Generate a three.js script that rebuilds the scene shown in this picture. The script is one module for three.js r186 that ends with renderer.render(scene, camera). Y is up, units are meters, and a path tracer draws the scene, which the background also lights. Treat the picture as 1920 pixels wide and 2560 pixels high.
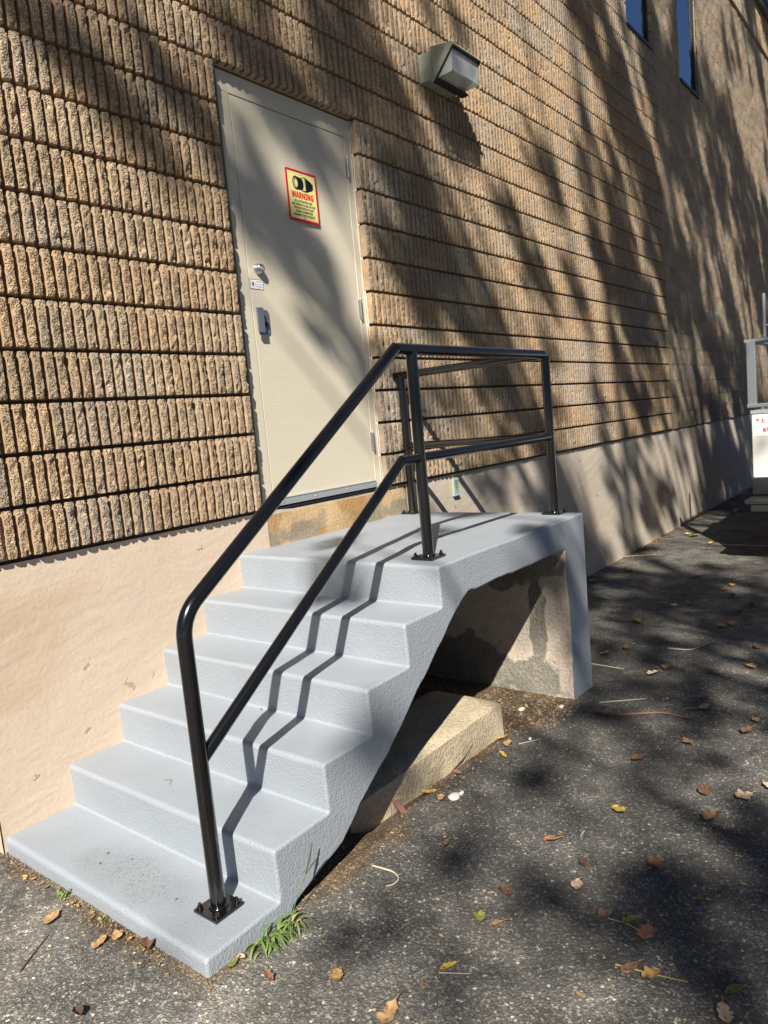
import * as THREE from 'three';
import { mergeGeometries } from 'three/addons/utils/BufferGeometryUtils.js';
import { RoundedBoxGeometry } from 'three/addons/geometries/RoundedBoxGeometry.js';

// ------------------------------------------------------------------ camera, sky, sun, exposure
const scene = new THREE.Scene();
const camera = new THREE.PerspectiveCamera(70.353, 0.75, 0.05, 2000);
camera.position.set(-2.849, 0.398, 2.861);
camera.rotation.order = 'YXZ';
camera.rotation.set(-0.11915, -0.89357, -0.09236);

const renderer = new THREE.WebGLRenderer({ antialias: true });
renderer.toneMapping = THREE.LinearToneMapping;
renderer.toneMappingExposure = 1.9;
renderer.shadowMap.enabled = true;

const SUN = new THREE.Vector3(-0.640, 0.653, 0.403).normalize();      // towards the sun
const sun = new THREE.DirectionalLight(new THREE.Color().setRGB(1.0, 0.94, 0.85), 4.7);
sun.position.copy(SUN).multiplyScalar(60).add(new THREE.Vector3(2, 0, 0));
sun.target.position.set(2, 0, 0);
sun.castShadow = true;
sun.shadow.mapSize.set(4096, 4096);
Object.assign(sun.shadow.camera, { left: -20, right: 20, top: 20, bottom: -20, near: 1, far: 160 });
scene.add(sun, sun.target);
{ // clear deep-blue sky, paler towards the horizon and a little brighter about the sun
  const w = 512, h = 256, d = new Float32Array(w * h * 4), v = new THREE.Vector3();
  for (let j = 0; j < h; j++) for (let i = 0; i < w; i++) {
    const lon = ((i + .5) / w - .5) * 2 * Math.PI, lat = ((j + .5) / h - .5) * Math.PI;
    v.set(Math.cos(lat) * Math.cos(lon), Math.sin(lat), Math.cos(lat) * Math.sin(lon));
    const e = Math.max(0, v.y), t = Math.pow(1 - e, 3.2), g = Math.pow(Math.max(0, v.dot(SUN)), 12);
    const k = (a, b, s) => (a + (b - a) * t) * 0.30 + s * g * 0.10;
    const o = (j * w + i) * 4, below = v.y < 0 ? 0.45 : 1;
    d[o] = k(.075, .26, 1) * below; d[o + 1] = k(.155, .40, .95) * below; d[o + 2] = k(.38, .60, .85) * below; d[o + 3] = 1;
  }
  const t = new THREE.DataTexture(d, w, h, THREE.RGBAFormat, THREE.FloatType);
  t.mapping = THREE.EquirectangularReflectionMapping; t.magFilter = THREE.LinearFilter; t.needsUpdate = true;
  scene.background = t; scene.environment = t;
}

// ------------------------------------------------------------------ helpers
function rng(seed) { let a = seed >>> 0; return () => { a = (a + 0x6d2b79f5) | 0; let t = Math.imul(a ^ (a >>> 15), 1 | a); t = (t + Math.imul(t ^ (t >>> 7), 61 | t)) ^ t; return ((t ^ (t >>> 14)) >>> 0) / 4294967296; }; }
const hash = (x, y, s) => { let h = Math.imul(x | 0, 374761393) + Math.imul(y | 0, 668265263) + Math.imul(s | 0, 974634777); h = Math.imul(h ^ (h >>> 13), 1274126177); h = Math.imul(h ^ (h >>> 15), 2246822519); return ((h ^ (h >>> 16)) >>> 0) / 4294967296; };
const mod = (a, n) => ((a % n) + n) % n;
function vn(x, y, s, px = 1 << 20, py = px) {                          // value noise, -1..1, period px, py
  const xi = Math.floor(x), yi = Math.floor(y); let fx = x - xi, fy = y - yi; fx = fx * fx * (3 - 2 * fx); fy = fy * fy * (3 - 2 * fy);
  const x0 = mod(xi, px), x1 = mod(xi + 1, px), y0 = mod(yi, py), y1 = mod(yi + 1, py);
  const a = hash(x0, y0, s), b = hash(x1, y0, s), c = hash(x0, y1, s), e = hash(x1, y1, s);
  return (a + (b - a) * fx + (c - a + (a - b - c + e) * fx) * fy) * 2 - 1;
}
function fbm(x, y, s, oct = 4, px = 1 << 20, py = px) { let v = 0, a = .5; for (let o = 0; o < oct; o++) { v += a * vn(x, y, s + o * 17, px, py); x *= 2; y *= 2; px *= 2; py *= 2; a *= .5; } return v; }
const clamp = (v, a = 0, b = 1) => Math.min(b, Math.max(a, v)), lerp = (a, b, t) => a + (b - a) * t, sstep = (a, b, v) => { const t = clamp((v - a) / (b - a)); return t * t * (3 - 2 * t); };
const toS = (l) => 255 * (l <= .0031308 ? l * 12.92 : 1.055 * Math.pow(clamp(l), 1 / 2.4) - .055);
// f(u, v) in 0..1 -> { c: [r, g, b] linear, h: 0..1, r?: roughness }
function makeTex(n, f, size, wantBump = true) {
  const c = new Uint8Array(n * n * 4), b = wantBump ? new Uint8Array(n * n * 4) : null, out = { c: [0, 0, 0], h: .5 };
  for (let j = 0; j < n; j++) for (let i = 0; i < n; i++) {
    f((i + .5) / n, (j + .5) / n, out, i, j); const o = (j * n + i) * 4;
    for (let k = 0; k < 3; k++) c[o + k] = toS(out.c[k]); c[o + 3] = 255;
    if (b) { b[o] = b[o + 1] = b[o + 2] = clamp(out.h) * 255; b[o + 3] = 255; }
  }
  const mk = (d, srgb) => { const t = new THREE.DataTexture(d, n, n, THREE.RGBAFormat); t.wrapS = t.wrapT = THREE.RepeatWrapping; t.magFilter = THREE.LinearFilter; t.minFilter = THREE.LinearMipmapLinearFilter; if (srgb) t.colorSpace = THREE.SRGBColorSpace; t.repeat.set(1 / size, 1 / size); t.needsUpdate = true; return t; };
  return { map: mk(c, true), bumpMap: b ? mk(b, false) : null };
}
// nearest-cell lookup over a jittered periodic grid: returns [distance in cells, cell id hash 0..1, edge gap]
const wo = [0, 0, 0];
function worley(x, y, s, p) {
  const xi = Math.floor(x), yi = Math.floor(y); let d1 = 9, d2 = 9, id = 0;
  for (let b = -1; b < 2; b++) for (let a = -1; a < 2; a++) {
    const cx = mod(xi + a, p), cy = mod(yi + b, p), dx = xi + a + hash(cx, cy, s) - x, dy = yi + b + hash(cx, cy, s + 1) - y, d = dx * dx + dy * dy;
    if (d < d1) { d2 = d1; d1 = d; id = hash(cx, cy, s + 2); } else if (d < d2) d2 = d;
  }
  wo[0] = Math.sqrt(d1); wo[1] = id; wo[2] = Math.sqrt(d2) - wo[0]; return wo;
}
function std(o) { const { rgb, ...p } = o; const m = new THREE.MeshPhysicalMaterial({ roughness: .85, metalness: 0, ...p }); if (rgb) m.color.setRGB(...rgb); m.side = THREE.DoubleSide; return m; }

const taken = new Map();
function numbered(n) { const k = taken.get(n) ?? 0; taken.set(n, k + 1); return k ? n + '_' + String(k).padStart(3, '0') : n; }
function thing(name, label, category, pos = [0, 0, 0], turn = 0, group) { const o = new THREE.Group(); o.name = numbered(name); o.position.set(...pos); o.rotation.y = turn; o.userData = { label, category }; if (group) o.userData.group = group; scene.add(o); return o; }
function mesh(name, geo, mat, parent, top) {
  const m = new THREE.Mesh(geo, mat); m.name = top ? numbered(name) : name; m.castShadow = m.receiveShadow = true; (parent ?? scene).add(m); return m;
}
function tag(o, label, category, group, kind) { o.userData = { label, category }; if (group) o.userData.group = group; if (kind) o.userData.kind = kind; return o; }
const clean = (g) => { const q = g.index ? g.toNonIndexed() : g.clone(); for (const k of Object.keys(q.attributes)) if (!['position', 'normal', 'uv', 'color'].includes(k)) q.deleteAttribute(k); q.clearGroups?.(); return q; };
function merge(list) { const gs = list.map(clean); const col = gs.some((g) => g.attributes.color); if (!col) gs.forEach((g) => g.deleteAttribute('color')); return mergeGeometries(gs); }
function boxUV(g0) {                                                  // uv in metres from the main direction of every face
  const g = g0.index ? g0.toNonIndexed() : g0, p = g.attributes.position, uv = new Float32Array(p.count * 2);
  const a = new THREE.Vector3(), b = new THREE.Vector3(), c = new THREE.Vector3();
  for (let i = 0; i < p.count; i += 3) {
    a.fromBufferAttribute(p, i); b.fromBufferAttribute(p, i + 1).sub(a); c.fromBufferAttribute(p, i + 2).sub(a); b.cross(c);
    const x = Math.abs(b.x), y = Math.abs(b.y), z = Math.abs(b.z);
    for (let k = 0; k < 3; k++) {
      const X = p.getX(i + k), Y = p.getY(i + k), Z = p.getZ(i + k);
      const [u, v] = z >= x && z >= y ? [X, Y] : y >= x ? [Z, X] : [Z, Y];
      uv[(i + k) * 2] = u; uv[(i + k) * 2 + 1] = v;
    }
  }
  g.setAttribute('uv', new THREE.BufferAttribute(uv, 2)); return g;
}
function box(x0, x1, y0, y1, z0, z1, r = 0) { const w = x1 - x0, h = y1 - y0, d = z1 - z0; const g = r ? new RoundedBoxGeometry(w, h, d, 2, r) : new THREE.BoxGeometry(w, h, d); g.translate((x0 + x1) / 2, (y0 + y1) / 2, (z0 + z1) / 2); return boxUV(g); }
function grid(nu, nv, f, uvf) {                                       // smooth patch; f(i, j) -> [x, y, z]
  const pos = [], uv = [], idx = [];
  for (let j = 0; j <= nv; j++) for (let i = 0; i <= nu; i++) { const q = f(i, j); pos.push(...q); uv.push(...(uvf ? uvf(i, j, q) : [q[0], q[1]])); }
  for (let j = 0; j < nv; j++) for (let i = 0; i < nu; i++) { const a = j * (nu + 1) + i, b = a + 1, c = a + nu + 1, e = c + 1; idx.push(a, b, e, a, e, c); }
  const g = new THREE.BufferGeometry(); g.setAttribute('position', new THREE.Float32BufferAttribute(pos, 3)); g.setAttribute('uv', new THREE.Float32BufferAttribute(uv, 2)); g.setIndex(idx); g.computeVertexNormals(); return g;
}
function fillet(pts, r, seg = 6) {                                    // rounds the corners of a polyline
  const P = pts.map((p) => new THREE.Vector3(...p)), out = [P[0].clone()];
  for (let i = 1; i < P.length - 1; i++) {
    const a = P[i - 1].clone().sub(P[i]), b = P[i + 1].clone().sub(P[i]), rr = Math.min(r, a.length() * .45, b.length() * .45); a.normalize(); b.normalize();
    const s = P[i].clone().addScaledVector(a, rr), e = P[i].clone().addScaledVector(b, rr);
    for (let k = 0; k <= seg; k++) { const t = k / seg; out.push(s.clone().multiplyScalar((1 - t) ** 2).addScaledVector(P[i], 2 * t * (1 - t)).addScaledVector(e, t * t)); }
  }
  out.push(P[P.length - 1].clone()); return out;
}
function tube(pts, rad, seg = 18, caps = true) {                      // swept round bar; rad number or function of 0..1
  const n = pts.length, T = pts.map((p, i) => pts[Math.min(n - 1, i + 1)].clone().sub(pts[Math.max(0, i - 1)]).normalize());
  const N = new THREE.Vector3(0, 1, 0); if (Math.abs(T[0].y) > .9) N.set(1, 0, 0);
  const rings = []; let L = 0;
  for (let i = 0; i < n; i++) {
    N.addScaledVector(T[i], -N.dot(T[i])).normalize(); const B = T[i].clone().cross(N); if (i) L += pts[i].distanceTo(pts[i - 1]);
    rings.push({ c: pts[i], n: N.clone(), b: B, r: typeof rad === 'function' ? rad(i / (n - 1)) : rad, l: L });
  }
  const R = [...rings]; if (caps) { R.unshift({ ...rings[0], r: 1e-5 }); R.push({ ...rings[n - 1], r: 1e-5 }); }
  const g = grid(seg, R.length - 1, (i, j) => { const q = R[j], a = i / seg * Math.PI * 2; return [0, 1, 2].map((k) => q.c.getComponent(k) + q.r * (Math.cos(a) * q.n.getComponent(k) + Math.sin(a) * q.b.getComponent(k))); }, (i, j) => [i / seg * .15, R[j].l]);
  const p = g.attributes.normal;                                     // exact ring normals on the sides
  if (p) for (let j = 0; j < R.length; j++) { const cap = caps && (j === 0 || j === R.length - 1); for (let i = 0; i <= seg; i++) { const a = i / seg * Math.PI * 2, q = R[j]; if (!cap) p.setXYZ(j * (seg + 1) + i, ...[0, 1, 2].map((k) => Math.cos(a) * q.n.getComponent(k) + Math.sin(a) * q.b.getComponent(k))); } }
  return g;
}
const V = (...a) => new THREE.Vector3(...a);

// ------------------------------------------------------------------ measures of the place (metres; wall face z = 0, underside of lowest block course y = 0)
const C = 0.2032, PITCH = 0.0508, RIB0 = -1.6, BX0 = -1.79, SEAM = 6.63, BX1 = 24, TOP = 35 * C;
const GX = [-400, -8, -1.76, 1, 4, 400], GYv = [-1.06, -1.06, -1.105, -1.205, -1.275, -1.275];
function gy0(x) { let i = 0; while (i < GX.length - 2 && x > GX[i + 1]) i++; return lerp(GYv[i], GYv[i + 1], (x - GX[i]) / (GX[i + 1] - GX[i])); }
const dip = (x, z) => .062 * sstep(1.15, 1.01, z) * sstep(.45, .6, z) * sstep(-1.0, -.82, x) * sstep(.46, .28, x);
const gy = (x, z) => -dip(x, z) + .25 * (gy0(x - .4) + 2 * gy0(x) + gy0(x + .4)) + .004 * fbm(x * 1.1, z * 1.1, 71, 3) + .0015 * vn(x * 9, z * 9, 72);
const YT = -1.0487, RI = .17133, TR = .254, X1 = -1.734, YP = YT + 5 * RI, ZO = 1.197, ZI = -.03;

// ------------------------------------------------------------------ surfaces
const blockTex = makeTex(2048, (u, v, o, i, j) => {                   // 2.6 m of split block: grains, pits, pale bloom
  const w = worley(u * 560, v * 560, 3, 560), id = w[1], wd = w[0];
  const w2 = worley(u * 400 + .8 * fbm(u * 300, v * 300, 51, 2, 300), v * 400, 9, 400), pit = w2[1] < .40 ? sstep(.52, .2, w2[0]) : 0;
  const lo = fbm(u * 9, v * 9, 21, 3, 9), gr = sstep(.05, .42, fbm(u * 6, v * 6, 41, 4, 6));
  const k = (.62 + .72 * id + .25 * (id > .93 ? 1 : 0)) * (1 + .35 * lo) * (1 - .62 * pit);
  const g = gr * .55 + (id < .2 ? .35 : 0);
  o.c[0] = lerp(.375, .345, g) * k; o.c[1] = lerp(.277, .302, g) * k; o.c[2] = lerp(.174, .242, g) * k;
  o.h = .52 + .34 * fbm(u * 110, v * 110, 5, 4, 110) + .26 * (id - .5) - .12 * wd - .26 * pit;
}, 2.6);
const sideTex = makeTex(512, (u, v, o) => {
  const n = fbm(u * 40, v * 40, 61, 4, 40), s = fbm(u * 7, v * 7, 62, 3, 7), k = 1 + .25 * n + .25 * s;
  o.c[0] = .365 * k; o.c[1] = .27 * k; o.c[2] = .176 * k; o.h = .5 + .4 * n;
}, .6);
function stuccoTex(rgb, seed, stain) {
  return makeTex(1024, (u, v, o) => {
    const a = fbm(u * 5, v * 5, seed, 4, 5), wv = fbm(u * 3 + a * .35, v * 3, seed + 3, 2, 3), tr = fbm(u * 22 + 6 * wv, v * 60 + 5 * wv, seed + 7, 3, 22, 60), fine = fbm(u * 190, v * 190, seed + 9, 2, 190);
    const wf = .5 * fbm(u * 60, v * 60, seed + 13, 3, 60), w = worley(u * 30 + wf, v * 30 - wf, seed + 11, 30), chip = w[1] < .055 ? sstep(.24, .10, w[0] + .25 * fine + .1 * wf) * sstep(0, .04, w[1]) : 0;
    const k = 1 + .07 * a + .05 * fine, st = stain * sstep(.08, .45, fbm(u * 4, v * 6, seed + 20, 5, 4, 6));
    o.c[0] = rgb[0] * k * (1 - .18 * st) * (1 - .3 * chip); o.c[1] = rgb[1] * k * (1 - .32 * st) * (1 - .3 * chip); o.c[2] = rgb[2] * k * (1 - .52 * st) * (1 - .25 * chip);
    o.h = .5 + .28 * tr + .12 * fine + .25 * a - .35 * chip;
  }, 2.2);
}
const creamTex = stuccoTex([.555, .446, .342], 101, .35), greyCreamTex = stuccoTex([.475, .41, .33], 131, .3);
const sillTex = makeTex(512, (u, v, o) => {
  const a = fbm(u * 5, v * 8, 201, 5, 5, 8), b = sstep(.02, .3, fbm(u * 4, v * 3, 205, 5, 4, 3)), f = fbm(u * 90, v * 90, 206, 3, 90), gr = sstep(.1, .28, fbm(u * 6, v * 6, 209, 4, 6));
  const k = 1 + .3 * a + .2 * f;
  o.c[0] = lerp(lerp(.47, .36, b), .30, gr) * k; o.c[1] = lerp(lerp(.33, .21, b), .25, gr) * k; o.c[2] = lerp(lerp(.18, .085, b), .17, gr) * k; o.h = .5 + .3 * a + .25 * f;
}, .9);
const paintTex = (stain) => makeTex(1024, (u, v, o) => {             // grey-blue deck paint over rough cement, 1.3 m
  const a = fbm(u * 8, v * 8, 301, 4, 8), st = fbm(u * 270, v * 270, 305, 2, 270), st2 = fbm(u * 45 + 2 * a, v * 45, 307, 2, 45), w = worley(u * 130, v * 130, 311, 130);
  let k = 1 + .06 * a + .03 * st, d = w[1] > .985 ? sstep(.3, .1, w[0]) * .5 : 0;
  if (stain) {                                                       // dirt trodden into the lowest tread: u runs along z, v along x (offset by repeat)
    const z = u * 1.3, x = v * 1.3 - 2.6;                            // -2.6 + 0..1.3 covers x = -1.8
    const r = Math.hypot((z - .62) / .36, (x + 1.63) / .15) + .35 * fbm(u * 10, v * 10, 320, 4, 10), s = worley(u * 190, v * 190, 323, 190);
    d = Math.max(d, sstep(1.05, .35, r) * (.16 + .20 * (st > .0 ? 1 : 0) * s[1] + (s[1] > .8 ? .45 * sstep(.45, .2, s[0]) : 0)));
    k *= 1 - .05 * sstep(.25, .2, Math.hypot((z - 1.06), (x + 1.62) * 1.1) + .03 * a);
  }
  o.c[0] = lerp(.288, .10, d) * k; o.c[1] = lerp(.318, .095, d) * k; o.c[2] = lerp(.350, .08, d) * k; o.h = .5 + .5 * st + .12 * st2 - .1 * d;
}, 1.3);
const paintA = paintTex(false), paintB = paintTex(true);
const roughGrey = makeTex(1024, (u, v, o) => {                        // pier inner face: cream render with bare dark cement patches; u = z / 1.3, v = y / 1.3
  const z = u * 1.3, y = v * 1.3 - 1.3, f = fbm(u * 12, v * 12, 401, 5, 12), g = fbm(u * 120, v * 120, 405, 3, 120), w = worley(u * 150, v * 150, 409, 150);
  const band = (cx, cy, rx, ry) => 1.0 - Math.hypot((z - cx) / rx, (y - cy) / ry);
  let m = Math.max(band(.92, -.45, .26, .16), band(1.0, -.70, .055, .34), band(.94, -1.12, .22, .14), band(.55, -1.1, .4, .22), band(.8, -.52, .14, .10)) + .55 * f;
  m = sstep(-.02, .20, m) * .9; const k = (1 + .25 * g + .2 * f), dk = .7 + .6 * w[1];
  const ru = sstep(.75, .9, .9 - Math.hypot((z - 1.09) / .06, (y + 1.0) / .07) + .4 * f) * .5;
  o.c[0] = lerp(lerp(.58, .185 * dk, m), .35, ru) * k; o.c[1] = lerp(lerp(.495, .175 * dk, m), .22, ru) * k; o.c[2] = lerp(lerp(.40, .145 * dk, m), .08, ru) * k; o.h = .5 + .3 * g + .3 * f - .25 * m;
}, 1.3);
const asphaltTex = makeTex(2048, (u, v, o) => {                       // 2.8 m of worn asphalt: light and dark stones bared in black binder
  const A = worley(u * 300 + .5 * fbm(u * 500, v * 500, 531, 2, 500), v * 300 + .5 * fbm(u * 500, v * 500, 533, 2, 500), 501, 300), a0 = A[0], a1 = A[1], a2 = A[2], B = worley(u * 620, v * 620, 511, 620), b0 = B[0], b1 = B[1];
  const lo = fbm(u * 6, v * 6, 521, 4, 6), f = fbm(u * 260, v * 260, 525, 2, 260), bare = .62 + .5 * lo;
  const big = a1 < bare * .8 ? sstep(.06, .16, a2) * sstep(.62, .5, a0) : 0, sm = b1 < .55 ? sstep(.5, .36, b0) : 0;
  const mot = 1 + .75 * fbm(u * 30, v * 30, 541, 4, 30);
  let c = .054 * (1 + .5 * f + .6 * lo), h = .30 + .12 * f;
  const t = (a1 * 7.77) % 1, s = (b1 * 5.31) % 1;
  const sc = .06 + .18 * s * s, bc = .065 + .165 * t * t + (t > .965 ? .12 : 0);
  c = lerp(c, sc, sm * .9); h = lerp(h, .48, sm); c = lerp(c, bc * (1 + .3 * f), big); h = lerp(h, .62 + .1 * (t - .5), big);
  const wm = ((a1 * 3.3) % 1) * big * .16;
  c *= mot; o.c[0] = c * (1.04 + wm); o.c[1] = c; o.c[2] = c * (.90 - wm); o.h = h + .2 * lo;
}, 2.8);
const doorTex = makeTex(1024, (u, v, o) => {                          // painted steel with an embossed grain lying along the door's width
  const wv = fbm(u * 5, v * 9, 601, 3, 5, 9), g = fbm(u * 16 + wv * 2, v * 120 + wv * 9, 605, 3, 16, 120), k = 1 + .03 * wv;
  o.c[0] = .585 * k; o.c[1] = .53 * k; o.c[2] = .41 * k; o.h = .5 + .5 * g;
}, .8);
const M = {
  blockFront: [], blockSide: [],
  mortar: std({ rgb: [.12, .095, .07], roughness: 1 }),
  cream: std({ ...creamTex, bumpScale: .0045, roughness: .9 }), greyCream: std({ ...greyCreamTex, bumpScale: .005, roughness: .9 }),
  sill: std({ ...sillTex, bumpScale: .006, roughness: .95 }),
  paint: std({ ...paintA, bumpScale: .0026, roughness: .6 }), paintTop: std({ ...paintA, bumpScale: .0011, roughness: .55 }), tread1: std({ ...paintB, bumpScale: .0013, roughness: .6 }),
  pier: std({ ...roughGrey, bumpScale: .007, roughness: .95 }),
  asphalt: std({ ...asphaltTex, bumpScale: .006, roughness: .92, vertexColors: true }),
  door: std({ ...doorTex, bumpScale: .0006, roughness: .5 }), frame: std({ rgb: [.565, .515, .40], roughness: .5 }),
  caulk: std({ rgb: [.70, .66, .58], roughness: .7 }), gap: std({ rgb: [.012, .012, .012], roughness: 1 }),
  black: std({ rgb: [.004, .004, .0045], roughness: .2, clearcoat: .6, clearcoatRoughness: .08 }),
  steel: std({ rgb: [.52, .54, .55], metalness: 1, roughness: .34 }), alu: std({ rgb: [.50, .52, .53], metalness: .55, roughness: .42 }), greyMetal: std({ rgb: [.21, .235, .26], metalness: .55, roughness: .42 }),
  lamp: std({ rgb: [.37, .39, .315], roughness: .5 }), rubber: std({ rgb: [.012, .012, .012], roughness: .7 }),
  bronze: std({ rgb: [.018, .02, .026], roughness: .3, metalness: .3 }), glass: std({ rgb: [.50, .60, .72], metalness: 1, roughness: .02 }),
};
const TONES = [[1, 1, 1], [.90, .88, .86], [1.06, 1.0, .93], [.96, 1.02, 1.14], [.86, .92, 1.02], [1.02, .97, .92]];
for (const t of TONES) { M.blockFront.push(std({ ...blockTex, bumpScale: .010, roughness: .96, rgb: t })); M.blockSide.push(std({ ...sideTex, bumpScale: .002, roughness: .95, rgb: t })); }

// ------------------------------------------------------------------ ground
{
  const xs = [-400, -120, -40, -18, -9, -5, -3.6], zs = [-400, -120, -40, -12, -4, -1, -.3];
  for (let x = -3; x < 7.6; x += .06) xs.push(x); xs.push(8.4, 10, 13, 18, 30, 80, 200, 400);
  for (let z = -.12; z < 3.6; z += .06) zs.push(z); zs.push(4, 5, 7, 10, 16, 30, 80, 200, 400);
  const g = grid(xs.length - 1, zs.length - 1, (i, j) => { const x = xs[i], z = zs[zs.length - 1 - j]; return [x, gy(x, z), z]; }, (i, j, q) => [q[0], q[2]]);
  const p = g.attributes.position, col = new Float32Array(p.count * 3);
  for (let i = 0; i < p.count; i++) {
    const x = p.getX(i), z = p.getZ(i), n = fbm(x * 5, z * 5, 81, 4);
    const d1 = sstep(-1.85, -1.775, x + .07 * n) * sstep(1.26, 1.2, z) * sstep(-1.2, -1.7, x);          // soil line along the lowest step
    const e2 = x < -.78 ? 1.185 : x < .26 ? 1.06 : 1.16, d2 = sstep(e2 + .07, e2 - .03, z + .09 * n) * sstep(-1.5, -1.35, x) * sstep(.95, .7, x + .1 * n);      // soil between stair, footing and pier
    const d3 = sstep(.10, .02, z + .12 * n) * sstep(1, 1.3, x) * .6;                                     // foot of the wall
    const d = clamp(Math.max(d1, d2, d3)), a = 1 + .55 * fbm(x * .9, z * .9, 91, 4);
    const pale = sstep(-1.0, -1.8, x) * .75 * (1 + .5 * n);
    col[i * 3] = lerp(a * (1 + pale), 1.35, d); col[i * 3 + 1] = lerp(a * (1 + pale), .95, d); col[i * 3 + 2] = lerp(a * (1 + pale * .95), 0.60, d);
  }
  g.setAttribute('color', new THREE.BufferAttribute(col, 3));
  const m = mesh('asphalt_ground', g, M.asphalt, null, true); m.userData = { kind: 'structure', label: 'worn dark asphalt of the drive beside the building', category: 'pavement' };
}

// ------------------------------------------------------------------ the building
const building = thing('commercial_building', 'tan ribbed split-face block building with rendered base', 'building');
const OPEN = [{ x0: -.252, x1: .782, c0: 0, c1: 11 }, { x0: 5.72, x1: 6.52, c0: 22, c1: 32 }, { x0: 7.65, x1: 8.5, c0: 22, c1: 32 }];
function ribGeo(n, seed, cols, rows) {                                // one split-face block with n ribs; origin at its lower left corner
  const R = rng(seed), fr = [], sd = [], H = .1905, F = -.046, so = seed * 7.13;
  const soft = cols < 5 ? .45 : 1;
  const jag = (x, y) => soft * -.008 * sstep(.30, .5, fbm(x * 21 + so, y * 17 - so, 12, 3)) + .0062 * fbm(x * 80 + so, y * 80 + so * 1.7, 7, 3) + .0042 * fbm(x * 12 + so, y * 14, 8, 2);
  const uvo = [R() * 2.6, R() * 2.6];
  for (let i = 0; i < n; i++) {
    const x0 = i * PITCH, lead = .004 * (R() - .6), w = .0312 + .002 * (R() - .5), e0 = R() * 50, e1 = R() * 50;
    const edge = (k, y) => soft * .0040 * fbm(k + y * 48, k, 11, 4), yy = (j) => .003 + (H - .006) * j / rows;
    const fz = (x, y, j) => { const ends = j === 0 || j === rows ? -.003 : 0; return -.002 + lead + jag(x * 1, y) + ends; };
    const L = (y) => x0 + edge(e0, y), Rr = (y) => x0 + w + edge(e1, y);
    fr.push(grid(cols, rows, (c, j) => { const y = yy(j), t = c / cols, x = lerp(L(y), Rr(y), t), round = c === 0 || c === cols ? -.0012 : 0; return [x, y, fz(x, y, j) + round]; }, (c, j, q) => [q[0] + uvo[0], q[1] + uvo[1]]));
    sd.push(grid(1, rows, (c, j) => { const y = yy(j), x = L(y); return c ? [x, y, fz(x, y, j) - .0012] : [x0 - .0015, y, F]; }, (c, j, q) => [q[2] + uvo[0], q[1] + uvo[1]]));
    sd.push(grid(1, rows, (c, j) => { const y = yy(j), x = Rr(y); return c ? [x0 + w + .0015, y, F] : [x, y, fz(x, y, j) - .0012]; }, (c, j, q) => [q[2] + uvo[0], q[1] + uvo[1]]));
    for (const j of [0, rows]) { const y = yy(j); sd.push(grid(cols, 1, (c, k) => { const t = c / cols, x = lerp(L(y), Rr(y), t); const at = j ? k === 0 : k === 1; return at ? [x, y, fz(x, y, j) + (c === 0 || c === cols ? -.0012 : 0)] : [x, j ? H : 0, F]; }, (c, k, q) => [q[0] + uvo[0], q[2] + uvo[1]])); }
  }
  sd.push(box(-.0095, n * PITCH - .0105, 0, H, -.2, F));
  const a = merge(fr), b = merge(sd), g = mergeGeometries([a, b], true); return g;
}
const geoCache = new Map();
const rib = (n, v, lod) => { const k = n + '/' + v + '/' + lod; if (!geoCache.has(k)) geoCache.set(k, lod ? ribGeo(n, 1000 + n * 31 + v, 3, 8) : ribGeo(n, 100 + n * 31 + v, 5, 19)); return geoCache.get(k); };
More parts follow.
